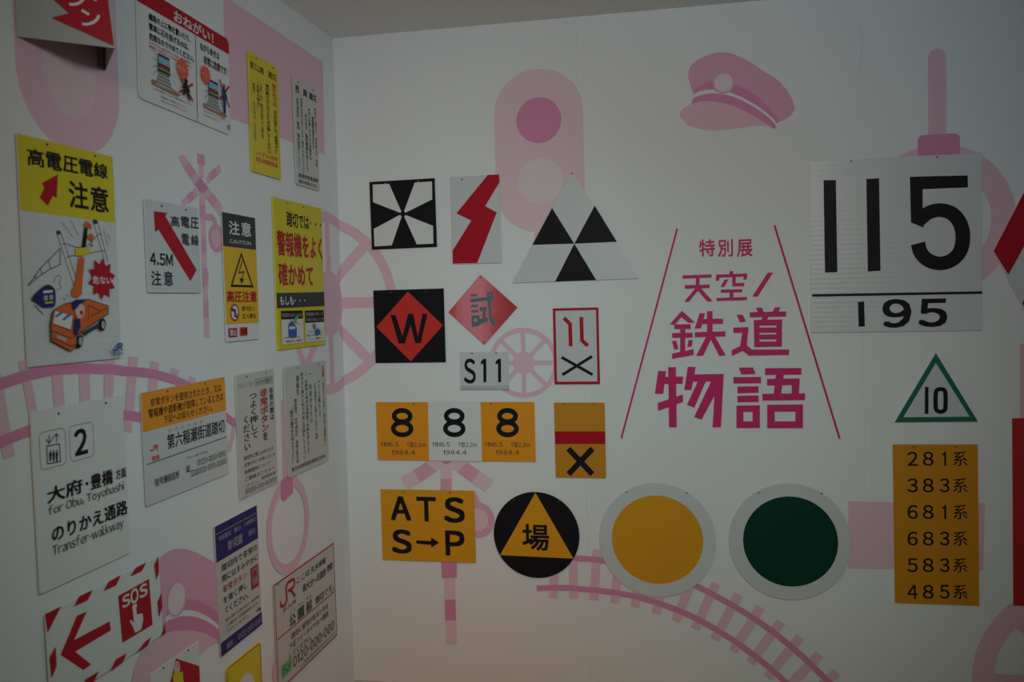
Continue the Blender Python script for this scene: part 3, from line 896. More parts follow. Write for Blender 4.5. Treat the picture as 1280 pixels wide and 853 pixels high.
# ------------------------------------------------------------------ signs on the left wall
a4, d7, d8 = K(0, 150, 0.3753), K(20, 260, 0.11725), K(20, 350, 0.13487)
j2, j3, j4 = K(20, 165, 0.12897), K(175, 240, 0.15233), K(270, 260, 0.10545)
j5, j6, j7 = K(40, 500, 0.14061), K(40, 590, 0.1817), K(40, 690, 0.19105)
d1, d2, d3, d4, d5, d6 = K(165, 0, 0.15251), K(225, 20, 0.17588), K(305, 60, 0.10557), K(305, 140, 0.10557), K(360, 90, 0.09375), K(360, 165, 0.09375)
e1, e2, e3, e4, e5, e6, e7, e8 = K(335, 240, 0.12903), K(335, 340, 0.12308), K(275, 340, 0.11134), K(170, 470, 0.10554), K(170, 540, 0.11719), K(290, 455, 0.1232), K(290, 545, 0.09967), K(350, 445, 0.18156)
g1, g2, g3, g4, g5 = K(260, 625, 0.12887), K(260, 720, 0.12903), K(335, 675, 0.11728), K(335, 755, 0.11487), K(180, 790, 0.125)
U = dict(unit=True)

def starburst(A, name, m, c, r1, r2, n, unit=True):
    pts = []
    for k in range(2 * n):
        t = math.pi * k / n + 0.2
        r = r1 if k % 2 == 0 else r2
        pts.append((c[0] * A.w + r * math.cos(t), -c[1] * A.h + r * math.sin(t)))
    A.poly(name, m, pts, local=True)

# --- please-notice board with two panels
S = sign('notice_board', 'wide white notice with red heading band and two train pictures', LEFT, [(171, -17.5), (287.1, 47.8), (287.1, 166.4), (173.9, 124.5)], 'white', (), r=0.016, t=0.004)
w, h, r = S.w, S.h, 0.016
hd = [(x, y) for x, y in rounded(w, h, r) if y > -h / 2]
S.poly('heading_band', 'red', [(0, -0.155 * h), (w, -0.155 * h)] + hd, local=True)
S.text('heading_lettering', 'white', 'おねがい！', (0.36, 0.03), (0.80, 0.135), bold=0.022, **U)
S.poly('dividing_line', 'dark', [(0.588, 0.155), (0.593, 0.155), (0.593, 1), (0.588, 1)], **U)
for k, (t_, x1) in enumerate((('線路の上に物を置いたり、', 0.53), ('電車に石を投げるのは、', 0.51), ('危険なのでやめてください。', 0.565))):
    S.text('lettering', 'black', t_, (0.105, 0.20 + 0.088 * k), (x1, 0.262 + 0.088 * k), bold=0.024, **U)
for k, t_ in enumerate(('いたずらをみかけたときは、駅か警察へ', '線路には立ち入らないでください')):
    S.text('red_lettering', 'red', t_, (0.10, 0.452 + 0.034 * k), (0.54, 0.478 + 0.034 * k), bold=0.01, **U)
S.text('lettering', 'black', 'ながら歩きは', (0.64, 0.20), (0.87, 0.275), bold=0.024, **U)
S.text('lettering', 'black', '非常に危険です！', (0.68, 0.31), (0.97, 0.395), bold=0.024, **U)
S.text('fine_print', 'dark', 'このほか線路内への立入は列車の遅れになります', (0.12, 0.855), (0.53, 0.875), **U)
S.text('fine_print', 'dark', '駅係員へお知らせください', (0.20, 0.90), (0.48, 0.922), **U)
S.text('fine_print', 'dark', '公共のルールを守りましょう', (0.20, 0.935), (0.47, 0.957), **U)
S.text('fine_print', 'dark', '歩きながらのスマートフォン操作は', (0.66, 0.855), (0.92, 0.877), **U)
S.text('fine_print', 'dark', 'おやめください。', (0.67, 0.895), (0.86, 0.915), **U)
S.poly('green_mark', 'leaf', [(0.955, 0.90), (0.985, 0.90), (0.985, 0.95), (0.955, 0.95)], **U)
for cx, cy in ((0.235, 0.0), (0.78, 0.0)):
    S.poly('platform_edge', 'brown', [(cx - 0.12, 0.79), (cx + 0.03, 0.775), (cx + 0.17, 0.82), (cx + 0.14, 0.845), (cx - 0.12, 0.835)], **U)
    S.poly('track_bed', 'palegrey', [(cx - 0.045, 0.69), (cx + 0.045, 0.69), (cx + 0.085, 0.82), (cx - 0.085, 0.82)], **U)
    for k in range(4):
        S.poly('track_ties', 'dark', [(cx - 0.05 - 0.01 * k, 0.70 + 0.03 * k), (cx + 0.05 + 0.01 * k, 0.70 + 0.03 * k), (cx + 0.05 + 0.01 * k, 0.707 + 0.03 * k), (cx - 0.05 - 0.01 * k, 0.707 + 0.03 * k)], **U)
    S.poly('train_body', 'dark', [(cx - 0.055, 0.525), (cx + 0.055, 0.525), (cx + 0.062, 0.69), (cx - 0.062, 0.69)], **U)
    S.poly('train_window', 'sky', [(cx - 0.052, 0.55), (cx + 0.052, 0.55), (cx + 0.056, 0.61), (cx - 0.056, 0.61)], **U)
    S.poly('train_stripe', 'red', [(cx - 0.045, 0.622), (cx + 0.045, 0.622), (cx + 0.045, 0.648), (cx - 0.045, 0.648)], **U)
    S.poly('train_skirt', 'leaf', [(cx - 0.058, 0.652), (cx + 0.058, 0.652), (cx + 0.058, 0.668), (cx - 0.058, 0.668)], **U)
    for k in range(4):
        for sg in (-1, 1):
            if sg > 0 and k < 2: continue
            S.stroke('motion_line', 'dark', [(cx + sg * 0.075, 0.56 + 0.045 * k), (cx + sg * 0.115, 0.52 + 0.075 * k)], 0.0012, **U)
starburst(S, 'starburst', 'burst', (0.425, 0.565), 0.029, 0.023, 14)
starburst(S, 'starburst', 'burst', (0.685, 0.505), 0.026, 0.021, 14)
S.text('burst_lettering', 'skin', 'あぶない！', (0.37, 0.545), (0.48, 0.585), **U)
S.text('burst_lettering', 'skin', 'ドン！', (0.645, 0.49), (0.725, 0.52), **U)
S.stroke('red_cross', 'red', [(0.40, 0.66), (0.53, 0.83)], 0.006, **U)
S.stroke('red_cross', 'red', [(0.53, 0.66), (0.38, 0.80)], 0.006, **U)
S.stroke('red_cross', 'red', [(0.85, 0.48), (0.97, 0.72)], 0.006, **U)
S.stroke('red_cross', 'red', [(0.97, 0.50), (0.85, 0.68)], 0.006, **U)
S.poly('walker_figure', 'black', spline([(0.455, 0.64), (0.475, 0.66), (0.465, 0.69), (0.50, 0.75), (0.475, 0.76), (0.50, 0.83), (0.475, 0.825), (0.45, 0.77), (0.43, 0.81), (0.415, 0.80), (0.435, 0.74), (0.41, 0.74), (0.435, 0.69), (0.44, 0.65)], 3, True), **U)
S.poly('walker_figure', 'blue', spline([(0.895, 0.50), (0.915, 0.52), (0.91, 0.55), (0.945, 0.64), (0.92, 0.66), (0.915, 0.80), (0.89, 0.80), (0.885, 0.66), (0.875, 0.58), (0.89, 0.54)], 3, True), **U)
S.done()

# --- tall yellow notice
S = sign('notice_board', 'tall narrow yellow notice of vertical black and red writing', LEFT, [(310.2, 63.9), (347.1, 83.8), (351.1, 224.7), (314.6, 214.1)], 'yellow', ((0.27, 0.03), (0.83, 0.03)), t=0.003)
S.text('heading_lettering', 'black', '第三山陰', (0.06, 0.075), (0.50, 0.135), bold=0.02, **U)
S.text('heading_lettering', 'black', '踏切', (0.66, 0.075), (0.93, 0.135), bold=0.02, **U)
S.text('red_lettering', 'scarlet', '踏切内で列', (0.78, 0.165), (0.92, 0.37), bold=0.02, vert=True, **U)
S.text('lettering', 'black', 'が立ち往生した（非常ボタン）', (0.79, 0.40), (0.93, 0.79), bold=0.016, vert=True, **U)
S.text('lettering', 'black', '車が動けなくなったときは押してください', (0.54, 0.20), (0.67, 0.80), bold=0.016, vert=True, **U)
S.text('small_lettering', 'dark', 'とまれ・みよ 踏切の手前では一旦停止を', (0.34, 0.22), (0.44, 0.69), bold=0.01, vert=True, **U)
S.text('small_lettering', 'dark', '（非常の場合）', (0.23, 0.21), (0.33, 0.46), bold=0.01, vert=True, **U)
S.text('small_lettering', 'dark', '連絡先', (0.10, 0.25), (0.19, 0.33), bold=0.01, vert=True, **U)
S.text('small_lettering', 'grey', '信号通信 電話番号', (0.10, 0.40), (0.18, 0.74), vert=True, **U)
S.text('red_lettering', 'scarlet', 'いたずらは危険', (0.14, 0.81), (0.88, 0.85), bold=0.012, **U)
S.text('red_lettering', 'scarlet', '西日本旅客鉄道', (0.14, 0.865), (0.88, 0.905), bold=0.02, **U)
S.done()

# --- tall white notice
S = sign('notice_board', 'tall narrow white notice hanging nearest the top of the corner', LEFT, [(366.8, 97.1), (395.4, 111.4), (399.6, 239), (370, 230.1)], 'cream', ((0.22, 0.025), (0.83, 0.025)), r=0.006, t=0.003)
S.text('heading_lettering', 'black', '西', (0.09, 0.065), (0.23, 0.13), bold=0.04, **U)
S.text('heading_lettering', 'black', '岡', (0.42, 0.065), (0.56, 0.13), bold=0.04, **U)
S.text('heading_lettering', 'black', '踏切', (0.67, 0.06), (0.97, 0.13), bold=0.03, **U)
S.text('red_lettering', 'red', '踏切から離れて 非常停止の 非常', (0.86, 0.19), (0.95, 0.77), bold=0.015, vert=True, **U)
S.text('lettering', 'black', '緊急事態の場合ためらわず', (0.73, 0.29), (0.83, 0.61), bold=0.015, vert=True, **U)
S.text('lettering', 'black', 'ボタンを押して下さい列車が止', (0.58, 0.22), (0.68, 0.72), bold=0.015, vert=True, **U)
S.text('lettering', 'black', 'まります。踏切障害をおこした', (0.43, 0.29), (0.54, 0.84), bold=0.015, vert=True, **U)
S.text('lettering', 'dark', '発煙筒が車内にあるときは、線路上で焚いて下さい', (0.27, 0.16), (0.35, 0.88), bold=0.01, vert=True, **U)
S.text('lettering', 'dark', '信号通信区 電話 踏切番号', (0.09, 0.18), (0.20, 0.66), bold=0.01, vert=True, **U)
S.text('fine_print', 'grey', '（夜間休日は指令所へ）', (0.10, 0.62), (0.17, 0.86), vert=True, **U)
S.text('heading_lettering', 'black', '東海旅客鉄道株', (0.10, 0.885), (0.94, 0.925), bold=0.02, **U)
S.text('heading_lettering', 'black', '静岡電気区', (0.10, 0.945), (0.88, 0.98), bold=0.01, **U)
S.done()

# --- large high-voltage board with the crane truck
S = sign('warning_sign', 'large yellow and white sign with a crane truck under power lines', LEFT, [(21, 166.9), (141.5, 195.8), (150.1, 447.2), (34.5, 460.4)], 'ribbed', ((0.28, 0.018), (0.79, 0.018)), t=0.003)
S.poly('yellow_field', 'yellow', [(0, 0), (1, 0), (1, 0.327), (0, 0.327)], **U)
for ch, p in (('高', ((105, 160), (272, 350))), ('電', ((288, 195), (440, 385))), ('圧', ((452, 235), (598, 410))), ('電', ((608, 265), (745, 440))), ('線', ((752, 300), (885, 460)))):
    (x0, y0), (x1, y1) = p
    S.text('lettering', 'black', ch, *j2((x0, y0 - 8), (x1, y1 - 2)), bold=0.03)
S.text('lettering', 'black', '注', *j2((508, 470), (700, 752)), bold=0.028)
S.text('lettering', 'black', '意', *j2((718, 520), (895, 785)), bold=0.028)
S.poly('red_arrow', 'red', j2((403, 412), (392, 640), (352, 622), (305, 718), (225, 636), (272, 545), (248, 495)))
# poles, wires, marks
for a, b in (((428, 262), (620, 853)), ((468, 250), (672, 853))):
    S.stroke('utility_pole', 'dark', d7(a, b), 0.0012)
for a, b in (((820, 150), (942, 575)), ((862, 140), (975, 570))):
    S.stroke('utility_pole', 'dark', d7(a, b), 0.0012)
S.oval('utility_pole', 'dark', *d7((425, 262), (472, 262), (450, 240), (450, 285)))
S.oval('utility_pole', 'dark', *d7((812, 150), (866, 150), (838, 122), (838, 172)))
S.stroke('power_line', 'dark', d7((490, 388), (540, 385), (620, 415), (700, 422), (760, 400), (820, 340), (870, 285), (905, 275)), 0.0013, smooth=4)
S.stroke('power_line', 'dark', d7((530, 528), (600, 510), (690, 515), (770, 485), (860, 465), (945, 455)), 0.0013, smooth=4)
for p in (((480, 155), (535, 215), (520, 205), (600, 310)), ((575, 130), (620, 205), (605, 195), (665, 300)), ((925, 230), (975, 405)), ((970, 280), (992, 350))):
    S.stroke('motion_line', 'dark', d7(*p), 0.0011)
for p in (((465, 430), (350, 545), (250, 645), (120, 830)), ((470, 600), (350, 655), (230, 735), (120, 830)), ((463, 432), (463, 600)), ((338, 550), (358, 650)), ((252, 650), (272, 705)), ((195, 715), (205, 750))):
    S.stroke('catenary', 'dark', d7(*p), 0.0016)
S.stroke('catenary', 'dark', d7((395, 800), (400, 760), (450, 715), (470, 760), (450, 800), (470, 850), (420, 880)), 0.0010, smooth=3)
S.stroke('catenary', 'dark', d8((165, 235), (245, 320)), 0.0018)
S.poly('crane_mast', 'black', d7((720, 205), (755, 205), (735, 415), (690, 418)))
S.poly('crane_hook', 'truck', spline(d7((720, 160), (745, 142), (795, 185), (790, 232), (765, 215), (715, 208)), 3, True))
S.poly('crane_hook', 'truck', spline(d7((755, 290), (790, 275), (815, 300), (812, 345), (775, 345), (752, 320)), 3, True))
S.stroke('crane_mast', 'black', d7((795, 340), (795, 385), (812, 402), (780, 405)), 0.0016)
S.poly('crane_boom', 'truck', d7((655, 530), (718, 530), (690, 870), (680, 930), (595, 960), (612, 870)))
S.poly('crane_boom', 'truck', d8((540, 0), (600, 0), (600, 130), (560, 170), (505, 150), (500, 105), (525, 60)))
S.poly('insulator_cover', 'yellow', d7((620, 430), (700, 428), (770, 415), (765, 485), (700, 512), (622, 510)))
q = S.f.hit((126, 349))
starburst(S, 'starburst', 'red', (q.x / S.w, -q.y / S.h), 0.047, 0.032, 10)
S.text('burst_lettering', 'white', '危ない', (q.x / S.w - 0.11, -q.y / S.h - 0.013), (q.x / S.w + 0.11, -q.y / S.h + 0.024), bold=0.02, **U)
# blue train front
S.poly('train', 'blue', spline(d8((128, 178), (190, 100), (270, 45), (330, 70), (350, 130), (345, 235), (300, 255), (235, 255), (180, 215)), 3, True))
S.poly('train_window', 'white', d8((235, 102), (322, 95), (322, 118), (235, 125)))
S.poly('train_window', 'palegrey', d8((240, 145), (275, 145), (275, 190), (240, 190)))
S.poly('train_window', 'palegrey', d8((290, 140), (325, 140), (325, 185), (290, 185)))
S.poly('train_stripe', 'yellow', d8((250, 205), (325, 200), (325, 215), (250, 222)))
# truck
S.poly('truck_wheel', 'black', spline(d8((530, 560), (560, 515), (590, 520), (600, 560), (590, 610), (560, 635), (525, 620)), 3, True))
S.poly('truck_wheel', 'black', spline(d8((745, 430), (760, 375), (795, 360), (812, 400), (805, 450), (785, 475), (755, 465)), 3, True))
S.poly('truck_chassis', 'dark', d8((590, 490), (740, 400), (745, 440), (660, 490), (610, 525)))
S.poly('truck_outline', 'dark', d8((296, 400), (318, 290), (350, 262), (420, 222), (500, 205), (600, 180), (650, 177), (836, 240), (836, 318), (610, 470), (545, 520), (540, 612), (490, 668), (302, 568)))
S.poly('truck_body', 'truck', d8((305, 405), (326, 295), (355, 268), (425, 230), (500, 215), (620, 190), (650, 186), (828, 246), (828, 312), (612, 455), (538, 510), (532, 606), (488, 660), (310, 562)))
S.oval('wheel_hub', 'palegrey', *d8((556, 570), (590, 570), (573, 530), (573, 608)))
S.oval('wheel_hub', 'palegrey', *d8((768, 420), (800, 420), (785, 380), (785, 455)))
S.poly('windscreen', 'white', d8((335, 290), (500, 335), (480, 462), (318, 405)))
S.poly('windscreen_stripe', 'midblue', d8((385, 300), (412, 305), (345, 350), (328, 340)))
S.poly('windscreen_stripe', 'midblue', d8((455, 320), (483, 328), (415, 378), (400, 368)))
S.poly('number_plate', 'palegrey', d8((345, 505), (445, 545), (440, 578), (350, 540)))
for p in (((640, 235), (760, 290), (820, 255)), ((640, 235), (640, 380)), ((660, 350), (690, 320), (760, 292)), ((308, 470), (470, 540), (540, 520)), ((310, 405), (480, 470)), ((310, 540), (480, 615), (535, 600)), ((500, 330), (545, 380), (570, 470))):
    S.stroke('truck_line', 'dark', d8(*p), 0.0012)
S.poly('worker_face', 'skin', spline(d8((515, 260), (560, 225), (600, 245), (605, 300), (585, 345), (550, 360), (525, 320)), 3, True))
S.poly('worker_cap', 'blue', spline(d8((490, 255), (485, 215), (520, 185), (575, 185), (605, 200), (560, 228), (520, 275), (497, 275)), 3, True))
S.poly('worker_sleeve', 'blue', d8((505, 365), (560, 360), (565, 430), (530, 520), (500, 500)))
S.oval('worker_mouth', 'red', *d8((558, 308), (588, 300), (573, 285), (573, 325)))
S.stroke('motion_line', 'dark', d8((430, 160), (455, 190)), 0.0011)
S.stroke('motion_line', 'dark', d8((460, 130), (485, 160)), 0.0011)
# railway initials
jr = (lambda A, m, k, sc, ox, oy, lw: (
    A.stroke('company_initials', m, k(*[(ox + sc * x, oy + sc * y) for x, y in ((0, 52), (0, 62), (10, 70), (34, 68), (42, 56), (46, 10), (60, 3), (86, 3), (90, 20), (80, 30), (52, 32))]), lw),
    A.stroke('company_initials', m, k(*[(ox + sc * x, oy + sc * y) for x, y in ((66, 32), (92, 70))]), lw)))
jr(S, 'midblue', d8, 0.95, 865, 590, 0.0048)
S.text('company_name', 'midblue', '西日本', *d8((865, 672), (955, 695)), bold=0.03)
S.done()

# --- 4.5M sign
S = sign('warning_sign', 'white sign with a long red slanting arrow and 4.5M', LEFT, [(180.4, 248.5), (246.8, 259.8), (251.4, 366.4), (185.3, 365.8)], 'sheet', ((0.3, 0.05), (0.76, 0.045)), t=0.003, r=0.003)
S.poly('red_arrow', 'red', j3((112, 157), (222, 172), (208, 200), (464, 640), (414, 735), (152, 312), (122, 330)))
S.text('lettering', 'black', '高', *j3((250, 195), (322, 290)), bold=0.02)
S.text('lettering', 'black', '電', *j3((333, 200), (405, 297)), bold=0.02)
S.text('lettering', 'black', '圧', *j3((413, 207), (482, 305)), bold=0.02)
S.text('lettering', 'black', '電', *j3((340, 342), (403, 440)), bold=0.02)
S.text('lettering', 'black', '線', *j3((417, 352), (480, 443)), bold=0.02)
S.text('lettering', 'black', '4.5M', *j3((80, 500), (268, 608)), bold=0.028)
S.text('lettering', 'black', '注', *j3((90, 648), (175, 768)), bold=0.02)
S.text('lettering', 'black', '意', *j3((193, 652), (270, 770)), bold=0.02)
S.done()

# --- CAUTION
S = sign('warning_sign', 'narrow black and yellow high voltage caution sign with a triangle', LEFT, [(277.9, 265.9), (319, 272), (323.6, 423.7), (282.4, 428.2)], 'white', (), t=0.002)
S.poly('black_field', 'dark', [(0, 0), (1, 0), (1, 0.262), (0, 0.262)], **U)
S.poly('yellow_field', 'chrome', [(0, 0.262), (1, 0.262), (1, 0.865), (0, 0.865)], **U)
S.text('heading_lettering', 'white', '注', *j4((150, 150), (275, 325)), bold=0.02)
S.text('heading_lettering', 'white', '意', *j4((295, 165), (413, 345)), bold=0.02)
S.text('heading_lettering', 'white', 'CAUTION', *j4((162, 370), (412, 445)), bold=0.01)
S.stroke('warning_triangle', 'black', [(0.52, 0.31), (0.84, 0.565), (0.19, 0.565)], 0.0065, closed=True, **U)
S.stroke('warning_triangle', 'black', [(0.55, 0.36), (0.42, 0.46), (0.58, 0.45), (0.50, 0.52)], 0.004, **U)
S.poly('warning_triangle', 'black', [(0.44, 0.50), (0.58, 0.51), (0.49, 0.545)], **U)
S.text('red_lettering', 'red', '高圧注意', (0.05, 0.605), (0.95, 0.692), bold=0.03, **U)
S.text('small_lettering', 'black', '許可なく', (0.48, 0.725), (0.87, 0.765), bold=0.012, **U)
S.text('small_lettering', 'black', '立入禁止', (0.48, 0.785), (0.92, 0.825), bold=0.012, **U)
S.ring('prohibition_disc', 'white', (0.25 * S.w, -0.775 * S.h), 0.024, 0.024)
S.ring('prohibition_ring', 'red', (0.25 * S.w, -0.775 * S.h), 0.0245, 0.0245, inner=0.005)
S.stroke('pictogram', 'blue', [(0.16, 0.745), (0.27, 0.76), (0.24, 0.80), (0.33, 0.81)], 0.006, **U)
S.stroke('prohibition_bar', 'red', [(0.13, 0.75), (0.37, 0.80)], 0.003, **U)
S.poly('company_stamp', 'red', [(0.05, 0.895), (0.29, 0.895), (0.29, 0.965), (0.05, 0.965)], **U)
S.poly('company_stamp', 'scarlet', [(0.38, 0.893), (0.60, 0.893), (0.60, 0.96), (0.38, 0.96)], **U)
S.text('stamp_lettering', 'white', '禁止', (0.075, 0.905), (0.265, 0.955), bold=0.02, **U)
S.text('stamp_lettering', 'black', '危険', (0.40, 0.903), (0.58, 0.95), bold=0.02, **U)
S.done()

# --- yellow level crossing notice
S = sign('warning_sign', 'yellow level crossing sign with big red writing and two small pictures', LEFT, [(341.1, 246), (401.5, 260.9), (406.9, 430.4), (347.6, 438.9)], 'yellow', ((0.28, 0.02), (0.6, 0.02)), t=0.004)
S.text('lettering', 'black', '踏切では･･･', (0.25, 0.075), (0.985, 0.175), bold=0.026, **U)
S.text('red_lettering', 'red', '警報機をよく', (0.05, 0.215), (0.985, 0.375), bold=0.03, **U)
S.text('red_lettering', 'red', '確かめて', (0.055, 0.425), (0.76, 0.575), bold=0.03, **U)
S.poly('black_band', 'dark', [(0.0, 0.625), (1, 0.612), (1, 0.715), (0.0, 0.725)], **U)
S.text('band_lettering', 'white', 'もしも･･･', (0.06, 0.647), (0.56, 0.703), bold=0.024, **U)
for x0, x1, y0, y1, hb in ((0.07, 0.50, 0.755, 0.965, 0.045), (0.55, 0.97, 0.757, 0.965, 0.075)):
    S.poly('picture_panel', 'white', [(x0, y0), (x1, y0), (x1, y1), (x0, y1)], **U)
    S.poly('picture_heading', 'black', [(x0, y0 - 0.012), (x1, y0 - 0.012), (x1, y0 + hb), (x0, y0 + hb)], **U)
S.text('picture_lettering', 'palegrey', '障害物があるときは', (0.09, 0.758), (0.48, 0.787), **U)
S.text('picture_lettering', 'palegrey', '警報機が鳴って', (0.57, 0.758), (0.95, 0.785), **U)
S.text('picture_lettering', 'palegrey', '列車が来ないとき', (0.57, 0.797), (0.95, 0.824), **U)
S.text('fine_print', 'dark', '非常ボタンを押す', (0.14, 0.94), (0.47, 0.958), bold=0.01, **U)
for k in range(3):
    S.text('fine_print', 'dark', ('すぐに係員に', '知らせてくだ', 'さい。電話へ')[k], (0.60 - 0.03 * (k == 1), 0.888 + 0.025 * k), (0.92, 0.904 + 0.025 * k), bold=0.01, **U)
S.poly('child_figure', 'midblue', spline([(0.20, 0.835), (0.27, 0.815), (0.33, 0.84), (0.36, 0.865), (0.355, 0.905), (0.34, 0.925), (0.21, 0.925), (0.195, 0.88)], 3, True), **U)
S.poly('child_figure', 'white', [(0.21, 0.85), (0.33, 0.85), (0.33, 0.868), (0.21, 0.868)], **U)
S.stroke('branch', 'brown', [(0.22, 0.80), (0.34, 0.825), (0.45, 0.84)], 0.002, **U)
S.poly('leaves', 'leaf', spline([(0.32, 0.825), (0.32, 0.795), (0.38, 0.775), (0.40, 0.79), (0.365, 0.805), (0.36, 0.83)], 3, True), **U)
S.stroke('branch', 'brown', [(0.09, 0.935), (0.11, 0.92), (0.42, 0.925)], 0.002, **U)
S.poly('phone_figure', 'grey', spline([(0.70, 0.845), (0.735, 0.838), (0.765, 0.85), (0.76, 0.875), (0.73, 0.88), (0.70, 0.87)], 3, True), **U)
S.poly('phone_figure', 'midblue', spline([(0.74, 0.89), (0.80, 0.875), (0.85, 0.89), (0.85, 0.92), (0.76, 0.925)], 3, True), **U)
S.text('red_lettering', 'red', 'カンカン', (0.565, 0.835), (0.61, 0.885), bold=0.02, vert=True, **U)
S.done()

# --- orange and white crossing plate
S = sign('notice_board', 'orange topped white level crossing name plate with phone numbers', LEFT, [(176, 490.9), (280.1, 472.1), (286.7, 592.5), (183.5, 633)], 'sheet', ((0.28, 0.03), (0.74, 0.03)), r=0.004, t=0.003)
S.poly('orange_field', 'orange', [(0, 0), (1, 0), (1, 0.345), (0, 0.345)], **U)
S.text('lettering', 'black', '非常ボタンを使用されたとき、又は', (0.09, 0.065), (0.945, 0.14), bold=0.014, **U)
S.text('lettering', 'black', '警報機や遮断機が故障しているときは', (0.065, 0.155), (0.965, 0.235), bold=0.014, **U)
S.text('lettering', 'black', '下記へお知らせください。', (0.225, 0.245), (0.81, 0.315), bold=0.014, **U)
for k, ch in enumerate('だいろくかわせ'[1:]):
    S.text('fine_print', 'grey', ch, (0.265 + 0.075 * k, 0.375), (0.305 + 0.075 * k, 0.41), **U)
S.text('lettering', 'black', '第六稲瀬街道踏切', (0.25, 0.425), (0.965, 0.56), bold=0.016, **U)
jr(S, 'burst', K(0, 0, 1), 0.10, 187.8, 556.5, 0.0040)
S.text('company_name', 'burst', '東海', (0.075, 0.575), (0.155, 0.62), bold=0.03, **U)
S.poly('dividing_line', 'dark', [(0.02, 0.628), (0.985, 0.612), (0.985, 0.619), (0.02, 0.635)], **U)
S.text('fine_print', 'dark', 'フリーダイヤル', (0.45, 0.68), (0.72, 0.715), **U)
S.text('small_lettering', 'black', '信号通信区所', (0.09, 0.78), (0.36, 0.85), bold=0.012, **U)
S.text('small_lettering', 'black', '☎', (0.44, 0.765), (0.49, 0.83), bold=0.01, **U)
S.text('small_lettering', 'black', '0120-000-000', (0.585, 0.745), (0.955, 0.805), **U)
S.text('small_lettering', 'black', '又は000-000-0000', (0.49, 0.825), (0.965, 0.89), **U)
S.done()

# --- press hard notice
S = sign('notice_board', 'grey-white notice with large vertical red and black brush-like writing', LEFT, [(293.9, 469.3), (342.2, 461.6), (347.3, 603.4), (301.2, 625.2)], 'cream', ((0.27, 0.025), (0.78, 0.025)), t=0.004)
S.text('small_lettering', 'grey', '00-00', (0.05, 0.075), (0.42, 0.11), **U)
S.stroke('small_frame', 'dark', [(0.48, 0.062), (0.95, 0.062), (0.95, 0.115), (0.48, 0.115)], 0.0012, closed=True, **U)
S.text('small_lettering', 'dark', '0000踏切', (0.50, 0.07), (0.93, 0.108), **U)
S.text('lettering', 'black', '非常の際は', (0.84, 0.155), (0.96, 0.44), bold=0.014, vert=True, **U)
S.text('red_lettering', 'red', '非常ボタン', (0.58, 0.15), (0.80, 0.52), bold=0.02, vert=True, **U)
S.text('lettering', 'black', 'を', (0.63, 0.525), (0.76, 0.59), bold=0.014, **U)
S.text('lettering', 'black', 'つよく押して', (0.30, 0.16), (0.52, 0.55), bold=0.012, vert=True, **U)
S.text('lettering', 'black', 'ください', (0.12, 0.335), (0.30, 0.63), bold=0.012, vert=True, **U)
for k, (t_, x1) in enumerate((('踏切内に閉じ込められた', 0.90), ('非常ボタンを押したとき', 0.93), ('故障箇所について', 0.80), ('ご連絡はこちらへ', 0.92))):
    S.text('small_lettering', 'dark', t_, (0.12, 0.665 + 0.057 * k), (x1, 0.70 + 0.057 * k), bold=0.006, **U)
S.text('green_lettering', 'leaf', 'フリー', (0.13, 0.895), (0.46, 0.93), bold=0.02, **U)
S.text('small_lettering', 'dark', '東京指令室', (0.54, 0.885), (0.93, 0.915), bold=0.01, **U)
S.text('blue_lettering', 'blue', '0120-00-0000', (0.12, 0.935), (0.94, 0.975), **U)
S.done()

# --- many-columned notice
S = sign('notice_board', 'pale round-cornered notice filled with fine vertical writing beside the corner', LEFT, [(354.4, 459.9), (406.4, 451), (411.8, 577.1), (360.2, 597)], 'cream', ((0.3, 0.025), (0.82, 0.025)), r=0.014, t=0.003)
S.text('red_lettering', 'red', '注意', (0.885, 0.045), (0.955, 0.16), bold=0.03, vert=True, **U)
S.text('lettering', 'dark', '（非常ボタンの取扱い）踏切道で自動車', (0.885, 0.18), (0.95, 0.74), bold=0.004, vert=True, **U)
S.text('red_lettering', 'red', '係員へ', (0.885, 0.72), (0.945, 0.85), bold=0.01, vert=True, **U)
for x, y0, y1, t_, m in ((0.80, 0.18, 0.58, 'やトラックが動けなくなり', 'black'), (0.70, 0.19, 0.80, 'ときは非常ボタンを押してください。列車', 'black'), (0.585, 0.07, 0.62, '一 列車がきたら', 'dark'),
                      (0.49, 0.07, 0.93, '二 自動車の場合は発煙筒で列車を停止させて', 'dark'), (0.395, 0.07, 0.95, '踏切から離れた所で列車に合図をして下さい', 'dark'),
                      (0.29, 0.09, 0.30, '連絡先', 'black'), (0.225, 0.30, 0.96, '電話番号 信号通信区 夜間は指令室', 'dark'), (0.13, 0.36, 0.95, '（踏切の番号をお知らせ下さい）', 'black')):
    S.text('lettering', m, t_, (x - 0.035, y0), (x + 0.035, y1 * 0.93), bold=0.008, vert=True, **U)
S.text('heading_lettering', 'dark', '東日本旅客鉄道株式会社', (0.08, 0.915), (0.90, 0.955), bold=0.012, **U)
S.done()

